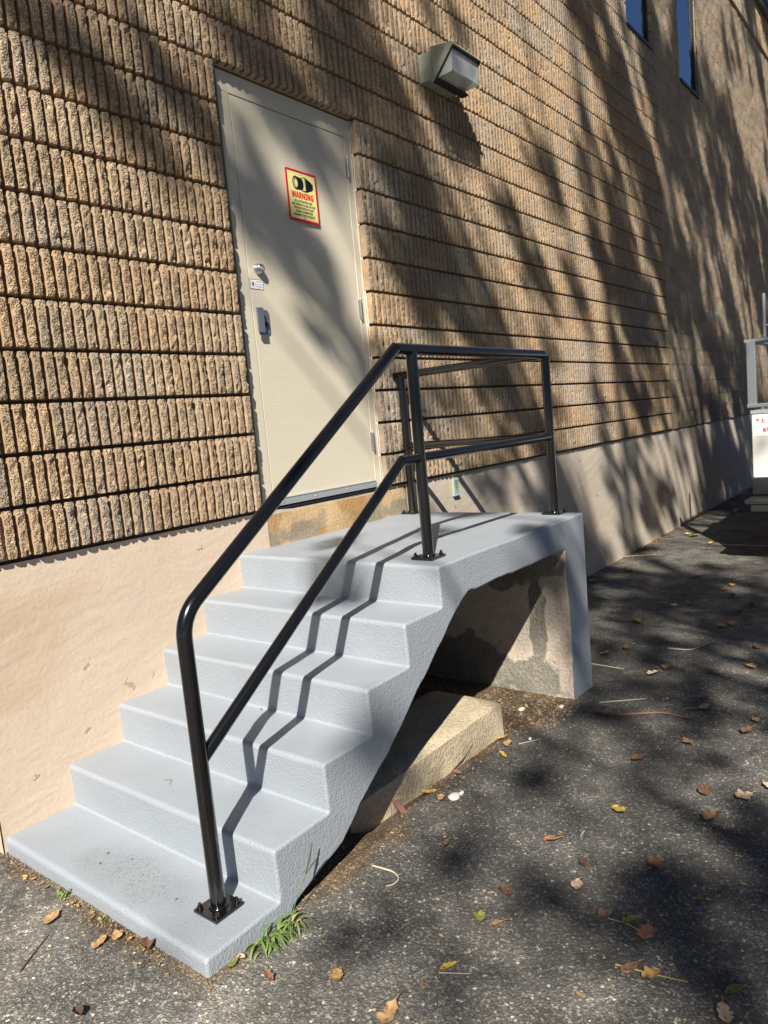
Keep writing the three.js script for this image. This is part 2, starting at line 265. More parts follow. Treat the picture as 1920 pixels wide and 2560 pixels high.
{
  const slots = [], R = rng(5), ribMax = Math.floor((SEAM - RIB0) / PITCH), ribMin = -4, xr = (k) => RIB0 + k * PITCH;
  const far = Math.floor((BX1 - RIB0) / PITCH);
  for (let c = 0; c < 35; c++) {
    const kMax = c >= 32 ? far : ribMax; let run = [];
    const cut = (k) => OPEN.some((o) => c >= o.c0 && c < o.c1 && xr(k) + .032 > o.x0 && xr(k) < o.x1);
    const flush = () => { if (run.length) slots.push({ c, k: run[0], n: run.length }); run = []; };
    for (let k = ribMin; k <= kMax; k++) { if (cut(k)) { flush(); continue; } if (mod(k + (c % 2) * 4 + 3, 8) === 0) flush(); run.push(k); }
    flush();
  }
  const eye = camera.position;
  for (const s of slots) { s.x = xr(s.k); s.y = s.c * C + .0125; s.d = Math.hypot(s.x + .2 - eye.x, s.y - eye.y, eye.z) + (s.y > 2.6 + (s.x + 1.8) * .62 ? 50 : 0); }
  slots.sort((a, b) => a.d - b.d);
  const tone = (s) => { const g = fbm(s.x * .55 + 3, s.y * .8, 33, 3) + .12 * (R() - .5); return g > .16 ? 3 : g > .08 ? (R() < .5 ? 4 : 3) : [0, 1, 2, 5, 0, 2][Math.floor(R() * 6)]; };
  const rest = [];
  slots.forEach((s, i) => {
    const v = Math.floor(R() * (s.n === 8 ? 16 : 3)), t = tone(s);
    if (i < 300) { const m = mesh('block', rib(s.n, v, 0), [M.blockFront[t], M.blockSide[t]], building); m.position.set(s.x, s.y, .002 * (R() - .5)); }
    else rest.push({ s, v: v % 3, t });
  });
  // the remaining ribbed blocks, joined
  const front = [], side = [];
  for (const { s, v, t } of rest) {
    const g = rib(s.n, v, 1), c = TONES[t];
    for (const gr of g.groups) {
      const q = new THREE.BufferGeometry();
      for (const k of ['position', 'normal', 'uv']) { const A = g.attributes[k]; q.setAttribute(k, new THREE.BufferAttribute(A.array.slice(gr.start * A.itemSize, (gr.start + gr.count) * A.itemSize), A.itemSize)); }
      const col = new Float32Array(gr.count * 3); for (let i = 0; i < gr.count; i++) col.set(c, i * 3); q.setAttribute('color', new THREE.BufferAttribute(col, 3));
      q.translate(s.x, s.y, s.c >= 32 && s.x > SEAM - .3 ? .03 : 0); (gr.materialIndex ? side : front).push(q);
    }
  }
  const g = mergeGeometries([mergeGeometries(front), mergeGeometries(side)], true);
  const m = mesh('far_blocks', g, [std({ ...blockTex, bumpScale: .014, roughness: .96, vertexColors: true }), std({ ...sideTex, bumpScale: .004, roughness: .95, vertexColors: true })], building); m.userData = { kind: 'stuff' };
  // plain split-face blocks beyond the seam, joined
  const list = [], half = .2032;
  for (let c = 0; c < 32; c++) for (let k = 0; ; k++) {
    let x0 = SEAM + .03 + (k - (c % 2) * .5) * .4064, x1 = x0 + .4064 - .0015; if (x0 > BX1) break; x0 = Math.max(x0, SEAM + .03);
    for (const o of OPEN) if (c >= o.c0 && c < o.c1) { if (x0 < o.x1 && x1 > o.x1) x0 = o.x1 + .004; else if (x0 < o.x0 && x1 > o.x0) x1 = o.x0 - .004; else if (x0 >= o.x0 && x1 <= o.x1) x1 = x0; }
    if (x1 - x0 < .03) continue;
    const y0 = c * C + .004, y1 = (c + 1) * C, nu = 7, nv = 4, s = c * 91 + k;
    const z = (x, y) => -.012 + .020 * fbm(x * 11, y * 11, 15, 3);
    const g2 = grid(nu, nv, (i, j) => { const x = lerp(x0, x1, i / nu), y = lerp(y0, y1, j / nv), e = j === 0 || j === nv; return [x, y, z(x, y) - (e ? .002 : 0)]; }, (i, j, q) => [q[0] + hash(c, k, 3) * 2, q[1] + hash(c, k, 4) * 2]);
    const rim = box(x0, x1, y0, y1, -.2, -.022); const both = merge([g2, rim]);
    const t = [[.98, .99, 1], [.96, .97, .98], [1, .99, .98], [.97, .99, 1.02]][Math.floor(R() * 4)], col = new Float32Array(both.attributes.position.count * 3); for (let i = 0; i < col.length; i += 3) col.set(t, i); both.setAttribute('color', new THREE.BufferAttribute(col, 3)); list.push(both);
  }
  const pm = mesh('plain_blocks', mergeGeometries(list), std({ ...blockTex, bumpScale: .016, roughness: .97, vertexColors: true }), building); pm.userData = { kind: 'stuff' };
  // return wall round the left corner
  const ret = [];
  for (let c = 0; c < 35; c++) for (let k = 0; k < 14; k++) { const q = clean(rib(8, (c + k) % 3, 1)); q.rotateY(-Math.PI / 2); q.translate(BX0 - .0, c * C + .0125, -5.9 + k * .4064 + .2); ret.push(q); }
  const rm = mesh('return_wall_blocks', mergeGeometries(ret), M.blockFront[0], building); rm.userData = { kind: 'stuff' };
  // backing wall with openings (joint mortar shows between the blocks)
  const xc = [BX0 + .02, -.252, .782, 5.72, 6.52, 7.65, 8.5, BX1], back = [];
  for (let i = 0; i < xc.length - 1; i++) {
    const o = OPEN.find((q) => Math.abs(q.x0 - xc[i]) < .01);
    if (!o) back.push(box(xc[i], xc[i + 1], -.004, TOP, -.34, -.060)); else { if (o.c0) back.push(box(xc[i], xc[i + 1], -.004, o.c0 * C, -.34, -.060)); back.push(box(xc[i], xc[i + 1], o.c1 * C, TOP, -.34, -.060)); }
  }
  back.push(box(BX0 + .02, BX1, -1.6, TOP, -6.1, -.36), box(BX0 + .02, BX0 + .2, -1.6, TOP, -.36, -.35));
  mesh('backing_wall', merge(back), M.mortar, building);
  // rendered concrete base, three lengths and the end
  const bs = (x0, x1, z, mat, s) => { const nu = Math.max(2, Math.round((x1 - x0) / .12)), nv = 14; mesh('base_render', merge([grid(nu, nv, (i, j) => { const x = lerp(x0, x1, i / nu), y = lerp(-1.6, -.004, j / nv); return [x, y, z + .005 * fbm(x * 2.2, y * 2.2, s, 4) - (j === nv ? .006 : 0)]; }), box(x0, x1, -1.6, -.010, z - .25, z - .03), box(x0, x1, -.016, -.008, z - .05, z - .006)]), mat, building); };
  bs(-1.775, -.25, -.030, M.cream, 51); bs(1.0, BX1, -.030, M.greyCream, 52); bs(-.25, 1.0, -.033, M.greyCream, 53);
  mesh('base_render', merge([grid(24, 12, (i, j) => { const z = lerp(-6, -.033, i / 24), y = lerp(-1.6, -.006, j / 12); return [-1.776 + .006 * fbm(z * 3, y * 3, 56, 4), y, z]; }, (i, j, q) => [q[2], q[1]])]), M.cream, building);
  mesh('door_threshold', merge([grid(24, 5, (i, j) => { const x = lerp(-.252, .96, i / 24), y = lerp(-.30, -.022, j / 5); return [x, y, -.012 + .007 * fbm(x * 7, y * 7, 54, 4) - (j === 5 ? .008 : 0)]; }), box(-.252, .96, -.3, -.024, -.3, -.026)]), M.sill, building);
  // coping on top of the wall
  mesh('coping', merge([box(BX0 - .05, BX1, TOP, TOP + .10, -6.2, .10), box(BX0 - .08, BX1, TOP + .103, TOP + .22, -6.2, .135), box(BX0 - .11, BX1, TOP + .223, TOP + .36, -6.2, .17)]), std({ rgb: [.10, .11, .13], metalness: .5, roughness: .35 }), building);
  // the two tall windows
  for (const o of OPEN.slice(1)) {
    const y0 = o.c0 * C, y1 = o.c1 * C, w = mesh('window', merge([box(o.x0 + .04, o.x1 - .04, y0 + .05, y1 - .04, -.066, -.056)]), M.glass, building);
    mesh('window_frame', merge([box(o.x0, o.x0 + .042, y0, y1, -.16, -.036), box(o.x1 - .042, o.x1, y0, y1, -.16, -.036), box(o.x0 + .042, o.x1 - .042, y1 - .042, y1, -.16, -.036), box(o.x0 + .042, o.x1 - .042, y0 + .02, y0 + .052, -.16, -.036)]), M.bronze, w);
    mesh('sill', box(o.x0 - .003, o.x1 + .003, y0 - .012, y0 + .02, -.16, .012, .004), M.bronze, w);
  }
}

// ------------------------------------------------------------------ door (a part of the building)
{
  const ZD = -.055, x0 = -.161, x1 = .719, y0 = .012, y1 = 2.130;
  const door = mesh('door', box(x0, x1, y0, y1, ZD - .044, ZD - .002, .0025), M.door, building); door.userData = { label: 'cream painted steel door' };
  mesh('door_frame', merge([box(-.238, -.1655, -.02, 2.1345, ZD - .12, ZD, .003), box(.7235, .778, -.02, 2.1345, ZD - .12, ZD, .003), box(-.238, .778, 2.1345, 2.2345, ZD - .12, ZD, .003), box(-.166, .724, -.02, 2.134, ZD - .13, ZD - .055)]), M.frame, door);
  mesh('caulk', merge([grid(1, 60, (i, j) => { const y = j / 60 * 2.235; return [.7785 + i * (.0065 + .003 * vn(y * 18, 0, 4)), y, ZD + .003 + i * .008 + .002 * vn(y * 25, 3, 5)]; }), box(.777, .783, 0, 2.235, ZD - .02, ZD + .003)]), M.caulk, door);
  mesh('door_sweep', merge([box(x0 + .002, x1 - .004, .012, .050, ZD - .001, ZD + .010, .002), box(x0 + .002, x1 - .004, .050, .055, ZD - .001, ZD + .013, .001)]), M.alu, door);
  for (const x of [-.1, .16, .44, .69]) { const s = new THREE.SphereGeometry(.006, 10, 6); s.scale(1, 1, .5); s.translate(x, .031, ZD + .0105); mesh('screw', s, M.steel, door); }
  mesh('door_sill', box(-.245, .785, -.016, .004, -.2, ZD + .016, .002), M.bronze, door);
  for (const y of [1.955, 1.117, .30]) {
    const g = []; for (let k = 0; k < 5; k++) { const c = new THREE.CylinderGeometry(.0085, .0085, .0225, 14); c.translate(.7275, y - .046 + k * .0232, ZD + .009); g.push(c); }
    for (const e of [-.06, .06]) { const c = new THREE.SphereGeometry(.0068, 10, 8); c.translate(.7275, y + e, ZD + .009); g.push(c); }
    g.push(box(.7205, .7355, y - .057, y + .057, ZD - .003, ZD + .004)); mesh('hinge', merge(g), M.steel, door);
  }
  const db = new THREE.LatheGeometry([[0, .034], [.0175, .034], [.0215, .031], [.0295, .004], [.0305, 0]].map((a) => new THREE.Vector2(...a)).reverse(), 36); db.rotateX(Math.PI / 2); db.translate(-.092, 1.272, ZD - .002);
  const dbm = mesh('deadbolt', clean(db), M.steel, door);
  const kc = new THREE.CylinderGeometry(.0105, .0105, .003, 20); kc.rotateX(Math.PI / 2); kc.translate(-.092, 1.27, ZD + .0335); mesh('lock_cylinder', merge([kc]), M.alu, dbm); mesh('keyhole', box(-.0927, -.0913, 1.265, 1.275, ZD + .0345, ZD + .0356), M.gap, dbm);
  const rr = (w, h, r) => { const s = new THREE.Shape(); s.moveTo(-w / 2 + r, -h / 2); s.lineTo(w / 2 - r, -h / 2); s.quadraticCurveTo(w / 2, -h / 2, w / 2, -h / 2 + r); s.lineTo(w / 2, h / 2 - r); s.quadraticCurveTo(w / 2, h / 2, w / 2 - r, h / 2); s.lineTo(-w / 2 + r, h / 2); s.quadraticCurveTo(-w / 2, h / 2, -w / 2, h / 2 - r); s.lineTo(-w / 2, -h / 2 + r); s.quadraticCurveTo(-w / 2, -h / 2, -w / 2 + r, -h / 2); return s; };
  const bp = new THREE.ExtrudeGeometry(rr(.082, .128, .02), { depth: .004, bevelEnabled: true, bevelSize: .0015, bevelThickness: .0015, bevelSegments: 2 }); bp.translate(-.096, .997, ZD - .001);
  const h = mesh('door_handle', boxUV(bp), M.greyMetal, door);
  mesh('pull', merge([box(-.158, -.116, .938, 1.066, ZD + .028, ZD + .033, .0015), box(-.119, -.115, .938, 1.066, ZD + .002, ZD + .029), box(-.160, -.1575, .938, 1.066, ZD + .022, ZD + .033)]), M.greyMetal, h);
  const kn = new THREE.CylinderGeometry(.012, .014, .012, 18); kn.rotateX(Math.PI / 2); kn.translate(-.083, .985, ZD + .009); mesh('cylinder_lock', merge([kn]), std({ rgb: [.03, .03, .03], metalness: .6, roughness: .4 }), h);
}

// ------------------------------------------------------------------ warning sign and sticker on the door
function canvasMap(w, h, draw) { const c = document.createElement('canvas'); c.width = w; c.height = h; draw(c.getContext('2d'), w, h); const t = new THREE.CanvasTexture(c); t.colorSpace = THREE.SRGBColorSpace; return t; }
function plate(w, h, r, bow, t) {                                     // thin rounded plate, slightly bowed; uv 0..1 on its face
  const s = new THREE.Shape(), n = 5; const pts = [];
  for (const [cx, cy, a0] of [[w / 2 - r, h / 2 - r, 0], [-w / 2 + r, h / 2 - r, 90], [-w / 2 + r, -h / 2 + r, 180], [w / 2 - r, -h / 2 + r, 270]]) for (let k = 0; k <= n; k++) { const a = (a0 + 90 * k / n) * Math.PI / 180; pts.push(new THREE.Vector2(cx + r * Math.cos(a), cy + r * Math.sin(a))); }
  s.setFromPoints(pts); const g = new THREE.ExtrudeGeometry(s, { depth: t, bevelEnabled: false });
  const q = clean(g), p = q.attributes.position, uv = q.attributes.uv;
  for (let i = 0; i < p.count; i++) { const x = p.getX(i), y = p.getY(i); uv.setXY(i, x / w + .5, y / h + .5); p.setZ(i, p.getZ(i) + bow * (1 - Math.cos(y / h * 3)) + bow * .8 * (-x / w + .5)); } q.computeVertexNormals(); return q;
}
{
  const w = .250, h = .276, sg = thing('warning_sign', 'yellow warning sign with red border and camera picture on door', 'sign', [.300, 1.707, -.053]);
  const map = canvasMap(752, 830, (c, W, H) => {
    c.fillStyle = '#c4101c'; c.fillRect(0, 0, W, H); c.fillStyle = '#ece4bb'; c.fillRect(40, 40, W - 80, H - 80); c.fillStyle = '#e2da8c'; c.fillRect(45, 45, W - 90, H - 90);
    c.save(); c.translate(150, 84);
    const poly = (f, p) => { c.fillStyle = f; c.beginPath(); p.forEach(([x, y], i) => (i ? c.lineTo(x, y) : c.moveTo(x, y))); c.closePath(); c.fill(); }, ell = (f, x, y, a, b) => { c.fillStyle = f; c.beginPath(); c.ellipse(x, y, a, b, 0, 0, 7); c.fill(); };
    poly('#0b0b12', [[230, 22], [300, 0], [350, 15], [470, 62], [470, 78], [505, 82], [505, 180], [478, 180], [478, 196], [330, 250], [215, 240], [180, 215]]);
    poly('#dcd58c', [[205, 38], [290, 18], [318, 32], [318, 222], [225, 222], [190, 205]]); poly('#0b0b12', [[300, 30], [309, 34], [309, 216], [300, 218]]); ell('#0b0b12', 205, 128, 68, 100); poly('#0b0b12', [[85, 18], [205, 28], [205, 228], [85, 238]]); ell('#0b0b12', 85, 128, 84, 112); ell('#dcd58c', 78, 128, 54, 78); ell('#0b0b12', 84, 128, 46, 70); ell('#dcd58c', 88, 128, 36, 60);
    c.restore();
    c.textAlign = 'center'; c.fillStyle = '#c01520'; const T = (t, y, size, wd, col) => { c.save(); c.font = 'bold ' + size + 'px sans-serif'; c.fillStyle = col; const m = c.measureText(t).width; c.translate(W / 2, y); c.scale(wd / m, 1); c.fillText(t, 0, 0); c.strokeStyle = col; c.lineWidth = size * .075; c.lineJoin = 'round'; c.strokeText(t, 0, 0); c.restore(); };
    T('WARNING', 452, 136, 540, '#c81019');
    T('ALL ACTIVITIES ARE', 520, 50, 440, '#15130f'); T('RECORDED TO AID IN THE', 576, 50, 570, '#15130f'); T('PROSECUTION OF ANY', 632, 50, 490, '#15130f'); T('CRIME COMMITTED', 688, 50, 425, '#15130f'); T('AGAINST THIS FACILITY', 744, 50, 520, '#15130f');
  });
  mesh('sign_plate', plate(w, h, .012, .006, .0015), std({ map, roughness: .45 }), sg);
  for (const y of [.118, -.12]) { const s = new THREE.SphereGeometry(.0038, 10, 6); s.scale(1, 1, .6); s.translate(0, y, .009); mesh('screw', s, std({ rgb: [.09, .05, .03], roughness: .6 }), sg); }
  const st = thing('alarm_sticker', 'small white sticker with round red emblem under the deadbolt', 'sticker', [-.113, 1.192, -.0565]);
  const m2 = canvasMap(384, 208, (c, W, H) => {
    c.fillStyle = '#15181c'; c.fillRect(0, 0, W, H); c.fillStyle = '#dfe3e4'; c.fillRect(12, 12, W - 24, H - 24);
    c.strokeStyle = '#6b4a52'; c.lineWidth = 12; c.setLineDash([9, 5]); c.beginPath(); c.arc(92, 104, 62, 0, 7); c.stroke(); c.setLineDash([]); c.fillStyle = '#7a2038'; c.beginPath(); c.moveTo(92, 66); c.lineTo(124, 78); c.quadraticCurveTo(124, 124, 92, 146); c.quadraticCurveTo(60, 124, 60, 78); c.closePath(); c.fill();
    c.fillStyle = '#3a3d42'; for (const [x, y, w2, h2] of [[180, 34, 160, 9], [168, 52, 190, 11], [168, 92, 190, 10], [180, 112, 160, 9], [176, 142, 176, 18], [205, 174, 120, 6]]) for (let k = 0; k < w2; k += 15) c.fillRect(x + k, y, 11, h2);
  });
  mesh('sticker_film', plate(.096, .052, .002, 0, .0006), std({ map: m2, roughness: .4 }), st);
}

// ------------------------------------------------------------------ wall lamp
{
  const lx = 1.53, W = .36, t = thing('wall_lamp', 'grey-green wall pack lamp with clear ribbed lens above the door', 'lamp', [lx, 2.63, 0]);
  const y = (v) => v - 2.63;
  mesh('back_box', box(.008, W - .008, y(2.652), y(2.835), -.03, .086, .006), M.lamp, t);
  mesh('flange', merge([box(0, W, y(2.628), y(2.852), .086, .098, .002), box(0, W, y(2.628), y(2.852), .1005, .112, .002), box(.006, W - .006, y(2.634), y(2.846), .097, .102)]), M.lamp, t);
  const tri = (x0, x1, pts) => { const s = new THREE.Shape(pts.map(([z, yy]) => new THREE.Vector2(-z, yy))); const g = new THREE.ExtrudeGeometry(s, { depth: x1 - x0, bevelEnabled: false }); g.rotateY(Math.PI / 2); g.translate(x0, 0, 0); return boxUV(g); };
  const prof = [[.112, y(2.640)], [.112, y(2.846)], [.262, y(2.822)], [.272, y(2.806)], [.262, y(2.798)]];
  mesh('hood', merge([tri(0, .005, prof), tri(W - .005, W, prof), tri(.005, W - .005, [[.112, y(2.840)], [.112, y(2.846)], [.262, y(2.822)], [.272, y(2.806)], [.264, y(2.803)]])]), M.lamp, t);
  const gz = (k, o) => [lerp(.118, .262, k), y(lerp(2.640, 2.798, k)) + o];
  const rimPts = (x) => [V(x, ...[gz(0, 0)[1], gz(0, 0)[0]]), V(x, ...[gz(1, 0)[1], gz(1, 0)[0]])];
  mesh('gasket', merge([tube(rimPts(.007), .0062, 8), tube(rimPts(W - .007), .0062, 8), tube([V(.007, gz(0, 0)[1], .120), V(W - .007, gz(0, 0)[1], .120)], .0062, 8), tube([V(.007, gz(1, 0)[1], .262), V(W - .007, gz(1, 0)[1], .262)], .0062, 8), box(0, W, y(2.618), y(2.636), .10, .150, .003)]), M.rubber, t);
  const prism = makeTex(128, (u, v, o) => { o.c[0] = o.c[1] = o.c[2] = .9; o.h = .5 + .25 * Math.cos(u * 62.83) + .25 * Math.cos(v * 62.83); }, .1);
  const lensMat = std({ rgb: [.80, .82, .81], transmission: .55, thickness: 0, roughness: .16, bumpMap: prism.bumpMap, bumpScale: .0012, ior: 1.5 });
  const lp = [[.126, y(2.648)], [.236, y(2.652)], [.243, y(2.660)], [.250, y(2.790)]];
  const skin = []; const X0 = .014, X1 = W - .014;
  for (let k = 0; k < lp.length - 1; k++) skin.push(grid(6, 3, (i, j) => [lerp(X0, X1, i / 6), lerp(lp[k][1], lp[k + 1][1], j / 3), lerp(lp[k][0], lp[k + 1][0], j / 3)], (i, j, q) => [q[0], q[1] + q[2]]));
  for (const x of [X0, X1]) skin.push(tri(x - .0008, x + .0008, lp));
  mesh('lens', merge(skin), lensMat, t);
  mesh('reflector', merge([grid(6, 4, (i, j) => [lerp(X0 + .006, X1 - .006, i / 6), y(lerp(2.655, 2.80, j / 4)), lerp(.116, .235, Math.pow(j / 4, 1.6))])]), std({ rgb: [.62, .63, .62], metalness: .7, roughness: .35 }), t);
  const b = new THREE.CapsuleGeometry(.022, .07, 6, 16); b.rotateZ(Math.PI / 2); b.translate(W * .55, y(2.715), .185); mesh('bulb', merge([b]), std({ rgb: [.8, .8, .78], roughness: .3 }), t);
}

// ------------------------------------------------------------------ concrete stair
{
  const stair = thing('concrete_stair', 'light blue-grey painted concrete stair with landing at the door', 'stairs', [0, 0, 0]);
  const under = [[.736, -.354], [-.246, -.351], [-.315, -.388], [-.477, -.502], [-.63, -.62], [-.806, -.748], [-.936, -.847], [-1.075, -.932], [-1.163, -1.005], [-1.421, -1.096], [-1.47, -1.35]];
  const P = [[-1.765, -1.35, 0], [-1.765, YT, .02]];
  for (let i = 1; i <= 5; i++) { const x = X1 + i * TR; P.push([x + .004, YT + (i - 1) * RI, .012], [x, YT + i * RI, .016]); }
  P.push([1.0, YP, .02], [.990, -1.6, 0], [.736, -1.6, 0], ...under.map(([x, y]) => [x, y, .01]));
  const pts = [];                                                    // outline with rounded corners, then fine steps
  for (let i = 0; i < P.length; i++) {
    const a = P[(i + P.length - 1) % P.length], b = P[i], c = P[(i + 1) % P.length], r = b[2]; if (!r) { pts.push([b[0], b[1]]); continue; }
    const u = V(a[0] - b[0], a[1] - b[1], 0), w = V(c[0] - b[0], c[1] - b[1], 0), rr = Math.min(r, u.length() * .4, w.length() * .4); u.normalize(); w.normalize();
    for (let k = 0; k <= 3; k++) { const t = k / 3, s = [b[0] + u.x * rr, b[1] + u.y * rr], e = [b[0] + w.x * rr, b[1] + w.y * rr]; pts.push([0, 1].map((q) => s[q] * (1 - t) ** 2 + 2 * t * (1 - t) * b[q] + t * t * e[q])); }
  }
  const O = []; pts.forEach((p, i) => { const q = pts[(i + 1) % pts.length], L = Math.hypot(q[0] - p[0], q[1] - p[1]), n = Math.max(1, Math.ceil(L / .05)); for (let k = 0; k < n; k++) O.push([lerp(p[0], q[0], k / n), lerp(p[1], q[1], k / n)]); });
  const n = O.length, N = O.map((p, i) => { const a = O[(i + n - 1) % n], b = O[(i + 1) % n], dx = b[0] - a[0], dy = b[1] - a[1], l = Math.hypot(dx, dy); return [-dy / l, dx / l]; });   // outward (outline runs clockwise)
  const RZ = .010, zr = []; for (let k = 0; k <= 18; k++) zr.push([lerp(-.08, ZO - RZ, k / 18), 0]); for (const a of [22, 45, 68, 90]) zr.push([ZO - RZ + RZ * Math.sin(a * Math.PI / 180), RZ * (1 - Math.cos(a * Math.PI / 180))]);
  const isUnder = (p) => p[1] < YP - .1 && p[1] < lerp(-1.0, -.30, (p[0] + 1.2) / .95) - .0 && p[0] < .73 && p[0] > -1.47;
  const at = (i, j) => { const p = O[i % n], m = N[i % n], [z, inset] = zr[j]; const s = i % n; const am = isUnder(p) ? .014 : .0035, d = am * fbm(p[0] * 9 + p[1] * 5, z * 9 + p[1] * 7, 77, 3) - inset; return [p[0] + m[0] * d, p[1] + m[1] * d, z]; };
  const bounds = [-9]; for (let i = 1; i <= 5; i++) bounds.push(X1 + i * TR + .001); bounds.push(9);
  const partOf = (x, y) => { if (x > .70 && y < -.354) return 6; let k = 0; while (x > bounds[k + 1]) k++; return k; };
  const skins = Array.from({ length: 8 }, () => []);
  for (let i = 0; i < n; i++) {
    const q = O[(i + 1) % n], mx = (O[i][0] + q[0]) / 2, my = (O[i][1] + q[1]) / 2; let k = partOf(mx, my); if (Math.abs(mx - .736) < .006 && my < -.36) k = 7;
    skins[k].push(grid(zr.length - 1, 1, (a, b) => at(i + b, a)));
  }
  // side cap cut into the same lengths
  const cap = O.map((p, i) => at(i, zr.length - 1)).map(([x, y]) => [x, y]);
  const clip = (poly, ax, lim, keepLess) => { const out = []; poly.forEach((a, i) => { const b = poly[(i + 1) % poly.length], ia = keepLess ? a[ax] <= lim : a[ax] >= lim, ib = keepLess ? b[ax] <= lim : b[ax] >= lim; if (ia) out.push(a); if (ia !== ib) { const t = (lim - a[ax]) / (b[ax] - a[ax]); out.push([lerp(a[0], b[0], t), lerp(a[1], b[1], t)]); } }); return out; };
  const capGeo = (poly) => { const c = poly.map((p) => new THREE.Vector2(...p)), f = THREE.ShapeUtils.triangulateShape(c, []); const g = new THREE.BufferGeometry(); g.setAttribute('position', new THREE.Float32BufferAttribute(f.flat().flatMap((k) => [c[k].x, c[k].y, ZO]), 3)); g.setAttribute('normal', new THREE.Float32BufferAttribute(f.flat().flatMap(() => [0, 0, 1]), 3)); g.setAttribute('uv', new THREE.Float32BufferAttribute(f.flat().flatMap((k) => [c[k].x, c[k].y]), 2)); return g; };
  const caps = Array.from({ length: 8 }, () => []);
  for (let k = 0; k < 6; k++) { let q = clip(clip(cap, 0, bounds[k], false), 0, bounds[k + 1], true); if (k === 5) { caps[k].push(capGeo(clip(clip(q, 0, .70, false), 1, -.372, false))); q = clip(q, 0, .70, true); } caps[k].push(capGeo(q)); }
  caps[6].push(capGeo(clip(clip(cap, 0, .70, false), 1, -.372, true)));
  const smooth = (list) => { // join strips, weld for smooth normals over rounded edges
    const g = merge(list), p = g.attributes.position, key = new Map(), acc = new Float32Array(p.count * 3), id = new Int32Array(p.count), fn = V(), a = V(), b = V();
    const faces = []; for (let i = 0; i < p.count; i++) { const k = [p.getX(i), p.getY(i), p.getZ(i)].map((v) => Math.round(v * 2e4)).join(); if (!key.has(k)) key.set(k, key.size); id[i] = key.get(k); }
    for (let i = 0; i < p.count; i += 3) { const o = V().fromBufferAttribute(p, i); a.fromBufferAttribute(p, i + 1).sub(o); b.fromBufferAttribute(p, i + 2).sub(o); fn.copy(a).cross(b); faces.push(fn.clone()); for (let k = 0; k < 3; k++) { acc[id[i + k] * 3] += fn.x; acc[id[i + k] * 3 + 1] += fn.y; acc[id[i + k] * 3 + 2] += fn.z; } }
    const nn = g.attributes.normal; for (let i = 0; i < p.count; i++) { a.set(acc[id[i] * 3], acc[id[i] * 3 + 1], acc[id[i] * 3 + 2]).normalize(); nn.setXYZ(i, a.x, a.y, a.z); } return g;
  };
  const split = (g) => {                                              // rolled treads are smoother than the daubed risers and side: two materials
    const p = g.attributes.position, up = [], no = [], a = V(), b = V(), c = V();
    for (let i = 0; i < p.count; i += 3) { a.fromBufferAttribute(p, i); b.fromBufferAttribute(p, i + 1).sub(a); c.fromBufferAttribute(p, i + 2).sub(a); b.cross(c).normalize(); (Math.abs(b.y) > .8 ? up : no).push(i, i + 1, i + 2); }
    const all = [...no, ...up], q = new THREE.BufferGeometry(); for (const k of ['position', 'normal', 'uv']) { const A = g.attributes[k], n2 = A.itemSize, d = new Float32Array(A.count * n2); all.forEach((v, i) => { for (let m = 0; m < n2; m++) d[i * n2 + m] = A.array[v * n2 + m]; }); q.setAttribute(k, new THREE.BufferAttribute(d, n2)); }
    q.addGroup(0, no.length, 0); q.addGroup(no.length, up.length, 1); return q;
  };
  for (let k = 0; k < 6; k++) mesh(k < 5 ? 'step' : 'landing', split(boxUV(merge([smooth(skins[k]), ...caps[k]]))), [M.paint, k ? M.paintTop : M.tread1], stair);
  mesh('pier', boxUV(merge([smooth(skins[6]), ...caps[6]])), M.paint, stair);
  const pf = boxUV(smooth(skins[7])); mesh('pier_inner_face', pf, M.pier, stair).userData = { label: 'cream rendered pier face with bare dark cement patches' };
  // rubble bedding between the two faces of the stair underside is not seen; the foot block below is a thing of its own
  const ft = thing('concrete_footing', 'rough tan concrete footing block under the stair', 'footing', [-.343, -1.2, .8]);
  const fg = new THREE.BoxGeometry(1.20, .36, .43, 30, 10, 12), fp = fg.attributes.position;
  for (let i = 0; i < fp.count; i++) { const x = fp.getX(i), y = fp.getY(i), z = fp.getZ(i), nx = fbm(x * 9 + z * 5, y * 9, 88, 4); fp.setXYZ(i, x + .009 * nx, y - (y > .17 ? .010 * Math.abs(nx) + .012 * sstep(.19, .215, Math.abs(z)) + .01 * sstep(.575, .6, Math.abs(x)) : 0), z + .010 * fbm(x * 8, y * 10, 89, 4)); }
  fg.computeVertexNormals(); fg.translate(0, -.035, 0);
  const footTex = makeTex(512, (u, v, o) => { const f = fbm(u * 100, v * 100, 701, 3, 100), a = fbm(u * 7, v * 7, 705, 4, 7), w = worley(u * 60, v * 60, 707, 60), p = w[1] < .12 ? sstep(.35, .1, w[0]) : 0, k = (1 + .3 * f + .25 * a) * (1 - .5 * p); o.c[0] = .45 * k; o.c[1] = .375 * k; o.c[2] = .255 * k; o.h = .5 + .4 * f + .2 * a - .4 * p; }, .9);
  mesh('footing_block', boxUV(fg.toNonIndexed()), std({ ...footTex, bumpScale: .006, roughness: .95 }), ft);
  const cr = tube(fillet([[.02, -.035, .2205], [.13, -.01, .2215], [.21, .0, .2205], [.30, .035, .2195]], .04), (t) => .0035 * Math.sin(Math.PI * clamp(t, .02, .98)) + .0005, 6); mesh('crack', cr, std({ rgb: [.07, .055, .04], roughness: 1 }), ft);
}

